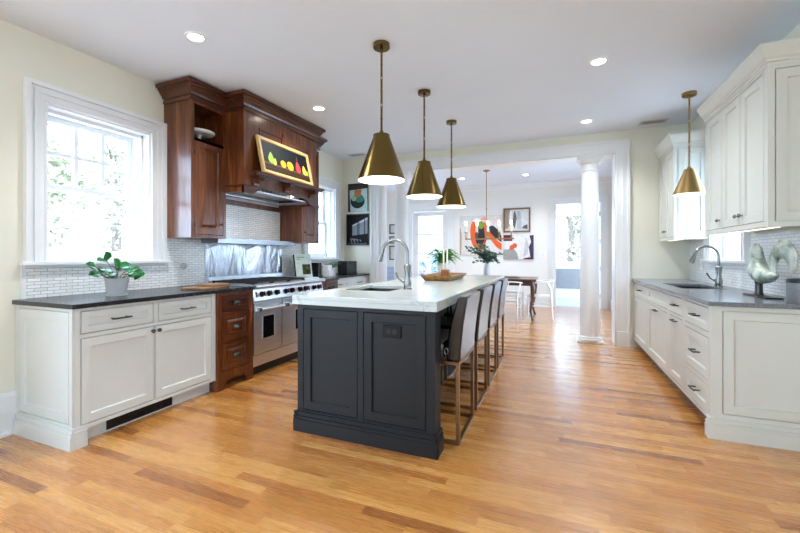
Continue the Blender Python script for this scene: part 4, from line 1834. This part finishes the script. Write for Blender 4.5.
# ------------------------------------------------------------------ right run
XRB = .97
FRB = face_nx(XRB)
DEP = XR - XRB - .002
RC = M['rcab']


def rbase(y0, y1, label, holes, kinds, well=None):
    t = thing('base_cabinet', (1.28, (y0 + y1) / 2, 0), label, 'cabinet', 'base cabinets under the right sink run')
    body(FRB, y0, y1, .105, CT, DEP, holes, RC, t, toe=.075, well=well, toe_mat=M['brownh'])
    for q, k in zip(holes, kinds):
        d = front(FRB, q, 'drawer' if 'drawer' in k else ('false_front' if 'false' in k else 'door'), RC, t)
        if 'drawer' in k:
            bar_pull(FRB, (q[0] + q[2]) / 2, (q[1] + q[3]) / 2, .13, d)
        elif 'pull' in k:
            bar_pull(FRB, (q[0] + q[2]) / 2, q[3] - .035, .13, d)
        elif 'knob' in k:
            knob(FRB, q[0] + .03, q[3] - .05, d)
    return t


rbase(5.10, YF - .003, 'right base cabinet touching the far wall, one drawer over a door', [(5.14, .715, 5.85, .865), (5.14, .13, 5.85, .69)], ['drawer', 'door'])
rbase(4.22, 5.097, 'right sink cabinet with a plain front over one wide door', [(4.26, .715, 5.06, .865), (4.26, .13, 5.06, .69)], ['false', 'pull'], well=(4.29, -(1.47 - XRB), 5.07, -(1.085 - XRB)))
rbase(3.77, 4.217, 'narrow right base cabinet with a drawer over a pull-out door', [(3.80, .715, 4.18, .865), (3.80, .13, 4.18, .69)], ['drawer', 'pull'])
t = rbase(3.180, 3.767, 'right base cabinet nearest the camera, three drawers and a panelled end',
          [(3.215, .695, 3.73, .865), (3.215, .365, 3.73, .66), (3.215, .13, 3.73, .335)], ['drawer'] * 3)
end_frame(3.180, XRB, .02, XR - .002, CT, (XRB + .06, .165, XR - .03, CT - .03), RC, t)
b = MB(face_ny(3.167))
base_mould(b, XRB - .022, XR - .002, 0)
b.F = FRB
for z0, z1, pj in ((0, .085, .022), (.085, .098, .017), (.098, .108, .02), (.108, .128, .011), (.128, .136, .014)):
    b.box(3.1685, z0, -.05, 3.215, z1, pj)
b.build('base_moulding', RC, t)

RS = (1.10, 4.305, 1.455, 5.055)
b = MB()
b.cells(.945, 3.135, XR - .001, YF - .002, [RS], CT, .915)
tag(b.build('countertop', M['rgranite'], bevel=.003), 'dark grey stone countertop along the right wall with sink cutout', 'countertop', 'dark stone countertops')
sink('kitchen_sink', RS[0] - .004, RS[1] - .004, RS[2] + .004, RS[3] + .004, CT - .001, M['basin'], 'steel undermount sink in the right grey countertop')
faucet(1.50, 4.70, .915, .195, .40, 'gooseneck faucet at the right-hand sink below the window')


def rupper(y0, y1, ndoors, label, dz, hs):
    t = thing('wall_cabinet', (1.43, (y0 + y1) / 2, 1.40), label, 'cabinet', 'pale wall cabinets on the right')
    xf = 1.255
    F = face_nx(xf)
    z0, z1 = 1.405, 2.50 + dz
    wd = (y1 - y0 - .07) / ndoors
    holes = [(y0 + .035 + k * wd + (.012 if k else 0), z0 + .035, y0 + .035 + (k + 1) * wd, z1 - .05) for k in range(ndoors)]
    b = MB(F)
    b.cells(y0, z0, y1, z1, holes, -.022, 0)
    b.box(y0, z0 + .02, xf - XR + .002, y1, z1, -.022)
    b.build('body', RC, t)
    for k, q in enumerate(holes):
        d = front(F, q, 'door', RC, t)
        near_side = (k == ndoors - 1) or (ndoors == 2 and k == 1)
        knob(F, q[0] + .03 if k else q[2] - .03, q[1] + .07, d, 'chrome')
    end_frame(y0, xf, z0, XR - .002, z1, (xf + .035, z0 + .03, XR - .03, z1 - .05), RC, t)
    b = MB()
    prof = [(-.01, 2.47), (.006, 2.47), (.006, 2.495), (.016, 2.50), (.016, 2.515), (.03, 2.53), (.055, 2.58), (.062, 2.60), (.062, 2.625), (-.01, 2.625)]
    bb = MB()
    nn = [(o_, z) for o_, z in prof]
    crown(bb, [(xf, y1), (xf, y0 - .014), (XR - .003, y0 - .014)], [(o_, 2.47 + dz + (z - 2.47) * hs) for o_, z in nn])
    bb.box(xf + .001, y0 + .001, 2.501 + dz, XR - .003, y1 - .001, 2.47 + dz + .12 * hs)
    bb.build('crown_moulding', RC, t)
    return t


# crown() pushes outwards to the right of the path direction: (xf,y1)->(xf,y0) has right side -X
rupper(3.155, 4.24, 3, 'large pale wall cabinet above the verdigris rooster, three doors', -.045, .8)
rupper(5.24, YF - .004, 2, 'small pale wall cabinet in the far corner behind the small pendant', -.01, .95)
for y0, y1, lb in ((3.25, 4.15, 'slim light bar under the large pale wall cabinet'), (5.3, 5.85, 'slim light bar under the small corner wall cabinet')):
    t = thing('light_bar', (1.36, (y0 + y1) / 2, 1.39), lb, 'light', 'under cabinet light bars')
    b = MB()
    b.box(1.33, y0, 1.408, 1.37, y1, 1.4245)
    b.build('housing', M['white'], t)
    b = MB()
    b.box(1.335, y0 + .01, 1.405, 1.365, y1 - .01, 1.408)
    b.build('lens', M['strip'], t)
t = thing('wall_outlet', (XR - .008, 5.5, 1.12), 'white outlet plate on the tile in the right corner', 'outlet')
b = MB(face_nx(XR - .0075))
b.box(5.44, 1.06, 0, 5.53, 1.18, .006)
b.build('plate', M['white'], t, bevel=.002)
b = MB(face_nx(XR - .0135))
b.box(5.466, 1.085, 0, 5.504, 1.155, .002)
b.build('socket', M['pot'], t)

# rooster weathervane figure
rx, ry, rz = 1.42, 3.60, .915
t = thing('rooster_sculpture', (rx, ry, rz), 'weathered verdigris rooster figure on the right countertop', 'sculpture')
b = MB()
b.box(rx - .05, ry - .14, rz + .0003, rx + .05, ry + .22, rz + .010)
b.build('stand', M['black'], t, bevel=.003)
b = MB()
b.lathe([(.03, rz + .010), (.024, rz + .03), (.022, rz + .09), (.028, rz + .125)], rx, ry + .085, n=16)
b.build('post', M['pewter'], t, True)
def silhouette(pairs, thick, name, mat, parent):
    """a solid from pairs of edge points in the plane X = rx, rounded to a given half thickness"""
    b = MB()
    secs = []
    for (p, q), th in zip(pairs, thick):
        c, h = (Vector(p) + Vector(q)) / 2, (Vector(p) - Vector(q)) / 2
        secs.append([(rx + th * math.sin(2 * PI * k / 16), ry + c.x + h.x * math.cos(2 * PI * k / 16), rz + c.y + h.y * math.cos(2 * PI * k / 16)) for k in range(16)])
    b.loft(secs)
    return b.build(name, mat, parent, True)


def ro(x, y):
    return (.19 - (730 + x / 5.93 - 752) * .0133, .305 + (255.65 - 220 - y / 5.93) * .0073)


silhouette([(ro(*a), ro(*c)) for a, c in (((283, 316), (287, 324)), ((270, 303), (272, 348)), ((245, 293), (242, 370)), ((222, 283), (205, 380)), ((206, 268), (166, 366)), ((197, 248), (139, 340)),
            ((192, 225), (124, 300)), ((188, 198), (125, 255)), ((187, 175), (127, 215)), ((183, 158), (126, 182)), ((172, 148), (131, 158)), ((155, 141), (146, 143)))],
           [.01, .03, .05, .06, .062, .058, .05, .042, .036, .034, .026, .006], 'body', M['patina'], t)
silhouette([(ro(*a), ro(*c)) for a, c in (((262, 310), (285, 322)), ((246, 275), (281, 300)), ((247, 240), (285, 280)), ((254, 205), (290, 255)), ((266, 170), (297, 240)), ((285, 138), (308, 230)), ((312, 118), (322, 226)),
            ((350, 126), (334, 232)), ((380, 160), (345, 246)), ((397, 208), (353, 268)), ((397, 248), (360, 286)), ((385, 285), (368, 300)), ((374, 306), (371, 305)))],
           [.008, .014, .016, .018, .018, .018, .018, .018, .017, .016, .014, .010, .003], 'tail', M['patina'], t)
b = MB()
b.tube([(rx, ry + ro(128, 172)[0] - .01, rz + ro(128, 172)[1]), (rx, ry + ro(118, 178)[0], rz + ro(118, 178)[1])], [.012, .003], 8)
b.build('beak', M['patina'], t, True)
b = MB(Fr((rx, ry, rz), (0, 1, 0), (0, 0, 1), (1, 0, 0)))
b.prism([ro(*p) for p in ((180, 155), (176, 140), (168, 146), (160, 132), (152, 141), (142, 134), (138, 150))], -.005, .005)
b.build('comb', M['patina'], t)

t = thing('canister', (1.485, 3.25, .915), 'round grey canister with a black top at the right edge', 'canister')
b = MB()
b.lathe([(.083, .9153), (.088, .922), (.088, 1.045)], 1.485, 3.25, n=32)
b.build('can', M['steelgrey'], t, True)
b = MB()
b.lathe([(.089, 1.045), (.089, 1.066), (.08, 1.07), (.06, 1.062), (.002, 1.06)], 1.485, 3.25, n=32)
b.build('lid', M['black'], t, True)

# ------------------------------------------------------------------ dining room
TX, TY, TZ = -1.33, 8.08, .775
t = thing('dining_table', (TX, TY, 0), 'dark wood dining table with curved legs beyond the island', 'dining table')
b = MB()
b.box(TX - 1.0, TY - .5, TZ - .03, TX + 1.0, TY + .5, TZ)
b.build('tabletop', M['table'], t, bevel=.008)
b = MB()
b.cells(TX - .92, TY - .42, TX + .92, TY + .42, [(TX - .9, TY - .4, TX + .9, TY + .4)], TZ - .13, TZ - .03)
b.build('apron', M['table'], t)
for sx in (-1, 1):
    for sy in (-1, 1):
        b = MB()
        x, y = TX + sx * .91, TY + sy * .41
        b.tube([(x, y, TZ - .03), (x + sx * .03, y + sy * .02, TZ - .16), (x + sx * .02, y + sy * .01, .42), (x - sx * .015, y - sy * .01, .16), (x + sx * .01, y, .05), (x + sx * .03, y + sy * .01, .0)],
               [.045, .048, .032, .022, .02, .03], 10)
        b.build('leg', M['table'], t, True)
b = MB()
b.box(TX + .28, TY - .18, TZ + .0005, TX + .68, TY + .22, TZ + .012)
b.box(TX + .32, TY - .14, TZ + .012, TX + .62, TY + .14, TZ + .024)
tag(b.build('place_mat', flat((120, 104, 96)), bevel=.002), 'grey folded mat lying on the dark dining table', 'place mat')

# vase of eucalyptus
t = thing('flower_vase', (-1.30, 8.02, TZ), 'white vase of leafy eucalyptus stems on the dining table', 'vase')
b = MB()
b.lathe([(.055, TZ + .0003), (.08, TZ + .06), (.085, TZ + .15), (.06, TZ + .25), (.05, TZ + .29), (.058, TZ + .32), (.05, TZ + .315), (.04, TZ + .28)], -1.30, 8.02, n=28)
b.build('vase', M['wpot'], t, True)
st, lf = MB(), MB()
lf.keep = True
random.seed(33)
for k in range(34):
    a = random.uniform(0, 2 * PI)
    R_ = random.uniform(.08, .5)
    top = random.uniform(.05, .42)
    p0 = Vector((-1.30, 8.02, TZ + .28))
    p2 = p0 + Vector((R_ * math.cos(a), R_ * math.sin(a) * .5, top - .35 * max(0, R_ - .25)))
    p1 = p0 + (p2 - p0) * .5 + Vector((0, 0, .13))
    P = [p0 * (1 - s) ** 2 + p1 * (2 * s * (1 - s)) + p2 * s * s for s in [q / 9 for q in range(10)]]
    st.tube([tuple(p) for p in P], .003, 4)
    for q in range(2, 10):
        for s in range(2):
            lf.leaf(P[q], (random.uniform(-1, 1), random.uniform(-1, 1), random.uniform(-.5, .6)), (random.uniform(-.5, .5), -.6, .7), random.uniform(.045, .075), random.uniform(.016, .026))
st.build('stem', M['stem'], t)
lf.build('foliage', M['euca'], t)


# wishbone chairs
def make_chair(label):
    """faces +X locally, back towards -X"""
    t = thing('dining_chair', (0, 0, 0), label, 'dining chair', 'white wishbone dining chairs')
    m = M['white']
    for sy in (-1, 1):
        b = MB()
        b.tube([(.21, sy * .24, 0), (.205, sy * .235, .25), (.20, sy * .23, .43)], [.014, .018, .016], 10)
        b.build('leg', m, t, True)
        b = MB()
        b.tube([(-.24, sy * .22, 0), (-.215, sy * .21, .25), (-.21, sy * .21, .43), (-.20, sy * .235, .58), (-.13, sy * .265, .70)], [.013, .018, .019, .017, .014], 10)
        b.build('leg', m, t, True)
    b = MB()
    b.loft([[(.23, -.25, z), (.23, .25, z), (-.20, .20, z), (-.20, -.20, z)] for z in (.425, .445)])
    b.build('seat', m, t, bevel=.006)
    b = MB()
    for sy in (-1, 1):
        b.tube([(.205, sy * .235, .25), (-.215, sy * .21, .25)], .01, 8)
    b.tube([(.205, -.235, .33), (.205, .235, .33)], .01, 8)
    b.tube([(-.213, -.21, .33), (-.213, .21, .33)], .01, 8)
    b.build('stretcher', m, t, True)
    b = MB()
    arc = []
    for k in range(21):
        a = -PI / 2 + PI * k / 20
        arc.append((-.02 - .24 * math.cos(a) if abs(a) < PI / 2 else .0, .275 * math.sin(a), .71 + .03 * math.cos(a)))
    arc = [(.08, -.275, .70)] + arc + [(.08, .275, .70)]
    b.tube(arc, [(.017, .012)] * len(arc), 10)
    b.build('top_rail', m, t, True)
    b = MB()
    b.tube([(-.21, 0, .44), (-.225, 0, .55)], [(.02, .008), (.022, .008)], 8)
    b.tube([(-.225, 0, .55), (-.245, -.05, .65), (-.255, -.075, .735)], [(.012, .008)] * 3, 8)
    b.tube([(-.225, 0, .55), (-.245, .05, .65), (-.255, .075, .735)], [(.012, .008)] * 3, 8)
    b.build('back_splat', m, t, True)
    return t


ch = make_chair('white wishbone chair at the right end of the dining table')
spots = [(-.28, 8.02, PI, None), (-.86, 7.52, PI / 2, 'white wishbone chair at the near side of the table, right'), (-1.75, 7.52, PI / 2, 'white wishbone chair at the near side of the table, left'),
         (-.86, 8.66, -PI / 2, 'white wishbone chair at the far side of the table, right'), (-1.75, 8.66, -PI / 2, 'white wishbone chair at the far side of the table, left')]
for i_, (x, y, a, lb) in enumerate(spots):
    o = ch if i_ == 0 else copy_tree(ch)
    o.location = (x, y, 0)
    o.rotation_euler = (0, 0, a)
    if lb:
        o['label'] = lb

# chandelier
cx, cy = -1.33, 8.1
t = thing('chandelier', (cx, cy, 3.0), 'slim brass bar chandelier with candle bulbs over the dining table', 'chandelier')
b = MB()
b.lathe([(.07, 3.0), (.068, 2.985), (.02, 2.965), (.012, 2.95)], cx, cy, n=24)
b.build('canopy', M['sbrass'], t, True)
b = MB()
b.tube([(cx, cy, 2.96), (cx, cy, 1.57)], .008, 10)
b.ball(cx, cy, 2.2, .016, n=10, m=6)
b.build('rod', M['sbrass'], t, True)
b = MB()
b.box(cx - .45, cy - .012, 1.555, cx + .56, cy + .012, 1.585)
b.build('bar', M['sbrass'], t, bevel=.004)
for x in (-.43, -.2, .03, .26, .5):
    b = MB()
    b.tube([(cx + x, cy - .08, 1.70), (cx + x, cy - .08, 1.64), (cx + x, cy - .05, 1.60), (cx + x, cy, 1.58), (cx + x, cy + .05, 1.60), (cx + x, cy + .08, 1.64), (cx + x, cy + .08, 1.70)], .006, 8)
    for s in (-.08, .08):
        b.lathe([(.008, 1.70), (.03, 1.705), (.03, 1.715), (.014, 1.716)], cx + x, cy + s, n=14)
    b.build('arm', M['sbrass'], t, True)
    for s in (-.08, .08):
        b = MB()
        b.lathe([(.012, 1.716), (.012, 1.86)], cx + x, cy + s, n=12)
        c = b.build('candle_sleeve', M['wax'], t, True)
        b = MB()
        b.lathe([(.008, 1.86), (.016, 1.885), (.012, 1.92), (.002, 1.95)], cx + x, cy + s, n=12)
        b.build('bulb', M['bulb'], c, True)

# art on the dining wall
DF = face_ny(YD)


def canvas(name, x0, z0, x1, z1, label, shapes, mats, frame=None):
    t = thing(name, ((x0 + x1) / 2, YD, z0), label, 'painting', 'paintings on the dining wall')
    if frame:
        b = MB(DF)
        b.rings(x0, z0, x1, z1, [(0, 0), (0, .045), (.035, .045), (.04, .02)], cap=False)
        b.build('frame', frame, t)
        x0, z0, x1, z1 = x0 + .04, z0 + .04, x1 - .04, z1 - .04
    b = MB(DF)
    b.keep = True
    b.mi = 0
    b.box(x0, z0, 0, x1, z1, .022 if frame else .035)
    w = .0225 if frame else .0355
    W_, H_ = x1 - x0, z1 - z0
    for k, (mi, pts) in enumerate(shapes):
        b.poly([(x0 + a * W_, z0 + c * H_) for a, c in pts], w + .0006 * k, mi)
    b.build('canvas', mats, t)


canvas('wall_painting', -2.31, 1.235, -1.245, 2.245, 'large abstract painting with orange, black and green ovals', [
    (1, [(0, 0), (.04, .02), (.05, .5), (.02, .7), (0, .7)]),
    (2, ell(.44, .52, .18, .42, 24, .05)),
    (3, ell(.36, .52, .10, .34, 20, .08)),
    (4, ell(.50, .52, .12, .33, 24)),
    (5, ell(.52, .76, .07, .10, 16)),
    (3, [(.58, .85), (.66, .8), (.86, .4), (1, .28), (1, .12), (.88, .2), (.68, .48), (.56, .3), (.5, .12), (.56, .12), (.62, .4)]),
    (4, [(.70, .72), (.80, .74), (.95, .60), (1, .45), (1, .32), (.86, .42), (.74, .56)]),
    (6, [(.48, .9), (.6, .98), (.72, .86), (.68, .8), (.6, .88)]),
    (7, [(.36, .22), (.46, .30), (.56, .24), (.5, .12), (.42, .1)]),
    (8, [(.74, .83), (.9, .9), (1, .8), (1, .68), (.9, .76)])],
    [flat((216, 212, 208)), flat((178, 158, 132)), flat((240, 236, 232)), flat((226, 98, 50)), flat((52, 52, 58)), flat((124, 150, 62)), flat((232, 160, 160)), flat((150, 128, 80)), flat((236, 200, 200))])
canvas('wall_painting', -1.20, 1.80, -.56, 2.40, 'framed grey and white abstract painting, upper right of the large one', [
    (1, [(0, .1), (.2, .1), (.16, .6), (.22, 1), (0, 1)]),
    (2, [(.3, .2), (.42, .1), (.5, .6), (.42, .98), (.36, .8), (.33, .5)]),
    (3, [(.5, .1), (.72, .05), (.66, .9), (.52, .95)]),
    (4, [(.1, .05), (.4, .05), (.36, .25), (.2, .3)]),
    (2, [(.72, .1), (.95, .06), (.95, .28), (.8, .24)]),
    (5, [(.22, .4), (.28, .4), (.27, .95), (.2, .9)])],
    [flat((206, 208, 210)), flat((150, 142, 130)), flat((96, 98, 102)), flat((176, 182, 188)), flat((216, 206, 178)), flat((236, 236, 236))], M['framewal'])
canvas('wall_painting', -1.20, 1.13, -.485, 1.735, 'abstract painting with orange fruit and dark corner, lower right of the large one', [
    (1, [(0, .75), (.3, .75), (.3, 1), (0, 1)]),
    (2, [(0, 0), (.5, 0), (.46, .25), (.36, .42), (0, .4)]),
    (3, [(.2, .4), (.3, .38), (.42, .5), (.34, .62), (.22, .56)]),
    (3, ell(.38, .56, .08, .1, 16)),
    (4, [(.9, .0), (1, 0), (1, .98), (.86, .96), (.92, .7), (.84, .5)]),
    (5, [(.66, .1), (.8, .2), (.84, .6), (.74, .9), (.7, .5)]),
    (1, [(.64, 0), (.9, 0), (.88, .09), (.7, .05)])],
    [flat((226, 222, 222)), flat((96, 34, 64)), flat((156, 154, 152)), flat((206, 92, 66)), flat((74, 60, 84)), flat((196, 192, 200))])
# small framed pictures glimpsed past the left column
for z0, z1, lb in ((1.83, 2.1, 'small dark framed picture past the left column, topmost of three'), (1.56, 1.76, 'small dark framed picture past the left column, middle of three'), (1.1, 1.5, 'small dark framed picture past the left column, lowest of three')):
    t = thing('wall_picture', (-4.12, YD, z0), lb, 'picture', 'small pictures past the left column')
    b = MB(DF)
    b.rings(-4.32, z0, -4.02, z1, [(0, 0), (0, .025), (.03, .025), (.032, .015)], cap=False)
    b.build('frame', M['black'], t)
    b = MB(DF)
    b.box(-4.29, z0 + .03, 0, -4.05, z1 - .03, .015)
    b.build('print', flat((206, 204, 198)), t)
t = thing('wall_switch', (-.36, YD, 1.2), 'white light switch plate on the dining wall right of the paintings', 'switch')
b = MB(DF)
b.box(-.36, 1.16, 0, -.22, 1.32, .006)
b.build('plate', M['white'], t, bevel=.002)
b = MB(DF)
b.box(-.325, 1.2, .006, -.295, 1.28, .01)
b.box(-.285, 1.2, .006, -.255, 1.28, .01)
b.build('rocker', M['wpot'], t)
# striped armchair glimpsed past the left column
t = thing('armchair', (-4.05, 9.2, 0), 'blue striped armchair glimpsed past the left column', 'armchair')
b = MB()
b.box(-4.4, 8.95, .12, -3.72, 9.6, .45)
b.build('seat', M['stripe'], t, bevel=.03)
b = MB()
b.box(-4.4, 9.5, .45, -3.72, 9.66, .93)
b.build('backrest', M['stripe'], t, bevel=.04)
for x in (-4.45, -3.78):
    b = MB()
    b.box(x, 8.95, .12, x + .12, 9.55, .64)
    b.build('armrest', M['stripe'], t, bevel=.03)
for x in (-4.36, -3.76):
    for y in (9.0, 9.58):
        b = MB()
        b.tube([(x, y, 0), (x, y, .13)], [.016, .024], 8)
        b.build('leg', M['table'], t, True)


# ------------------------------------------------------------------ outside
b = MB()
b.box(-30, -25, -.35, 30, 40, -.25)
structure(b.build('floor', M['bounce_ground']))  # pale ground doubles as an added reflector for the rooms


def tree(x, y, h, r, n, label, seed, lean=0.0):
    random.seed(seed)
    t = thing('leafy_tree', (x, y, -.25), label, 'tree', 'trees outside the windows')
    b = MB()
    b.tube([(x, y, -.25), (x + .1, y, h * .4), (x - .1, y + .1, h * .75)], [.16, .11, .05], 8)
    for k in range(7):
        a = 2 * PI * k / 7
        b.tube([(x + .08, y, h * (.35 + .05 * k)), (x + r * .6 * math.cos(a), y + r * .6 * math.sin(a), h * (.55 + .05 * k))], [.04, .012], 6)
    b.build('trunk', M['bark'], t)
    lf = MB()
    lf.keep = True
    cl = [(random.gauss(0, .5), random.gauss(0, .5), random.gauss(0, .5)) for _ in range(26)]
    for k in range(n):
        c = random.choice(cl)
        p = Vector((x + (c[0] + random.gauss(0, .2)) * r, y + (c[1] + random.gauss(0, .2)) * r, h * .55 + (c[2] + random.gauss(0, .2)) * h * .42))
        if p.z < .3:
            p.z = .3 + random.random()
        lf.leaf(p, (random.uniform(-1, 1), random.uniform(-1, 1), random.uniform(-1, .4)), (random.uniform(-1, 1), random.uniform(-1, 1), 1), random.uniform(.1, .18), random.uniform(.04, .07))
    lf.build('foliage', M['tree'], t)


tree(-8.2, 3.2, 4.6, 1.3, 3600, 'leafy tree outside the near left window', 3)
tree(-11.5, 7.0, 5.5, 1.6, 3600, 'tree standing farther back, outside the near left window', 5)
tree(-7.4, 11.4, 4.6, 1.2, 2200, 'tree outside the far left window beyond the range hood', 7)
tree(.5, 16.5, 5.0, 1.3, 3600, 'tree seen through the far doorway and sunroom window', 8)
tree(-3.0, 15.5, 4.6, .9, 1800, 'tree seen at the right of the dining french door', 9)

# patio seen through the french door
for x, lb in ((-4.0, 'blue grey potted shrub on the patio, left through the french door'), (-3.3, 'blue grey potted shrub on the patio, right through the french door')):
    t = thing('potted_shrub', (x, 11.4, -.25), lb, 'shrub', 'potted shrubs on the patio')
    b = MB()
    b.lathe([(.16, -.25), (.2, .15), (.18, .15), (.17, .1)], x, 11.4, n=20)
    b.build('pot', M['slate'], t, True)
    b = MB()
    b.tube([(x, 11.4, .1), (x, 11.4, .6)], .02, 8)
    b.build('stem', M['bark'], t)
    lf = MB()
    lf.keep = True
    random.seed(int(-x * 10))
    for k in range(500):
        d = Vector((random.gauss(0, 1), random.gauss(0, 1), random.gauss(0, 1))).normalized()
        p = Vector((x, 11.4, .82)) + d * .22
        lf.leaf(p, d + Vector((random.gauss(0, .5), random.gauss(0, .5), random.gauss(0, .5))), (0, 0, 1), .07, .025)
    lf.build('foliage', M['bluegrey'], t)
b = MB(face_ny(12.6))
b.cells(-5.6, -.25, -1.8, 2.9, [(-5.3, .6, -4.4, 2.2)], -.12, 0)
for k in range(13):
    b.box(-5.6 + k * .3, -.25, 0, -5.57 + k * .3, 2.9, .02)
structure(b.build('wall_patio', M['patio']))
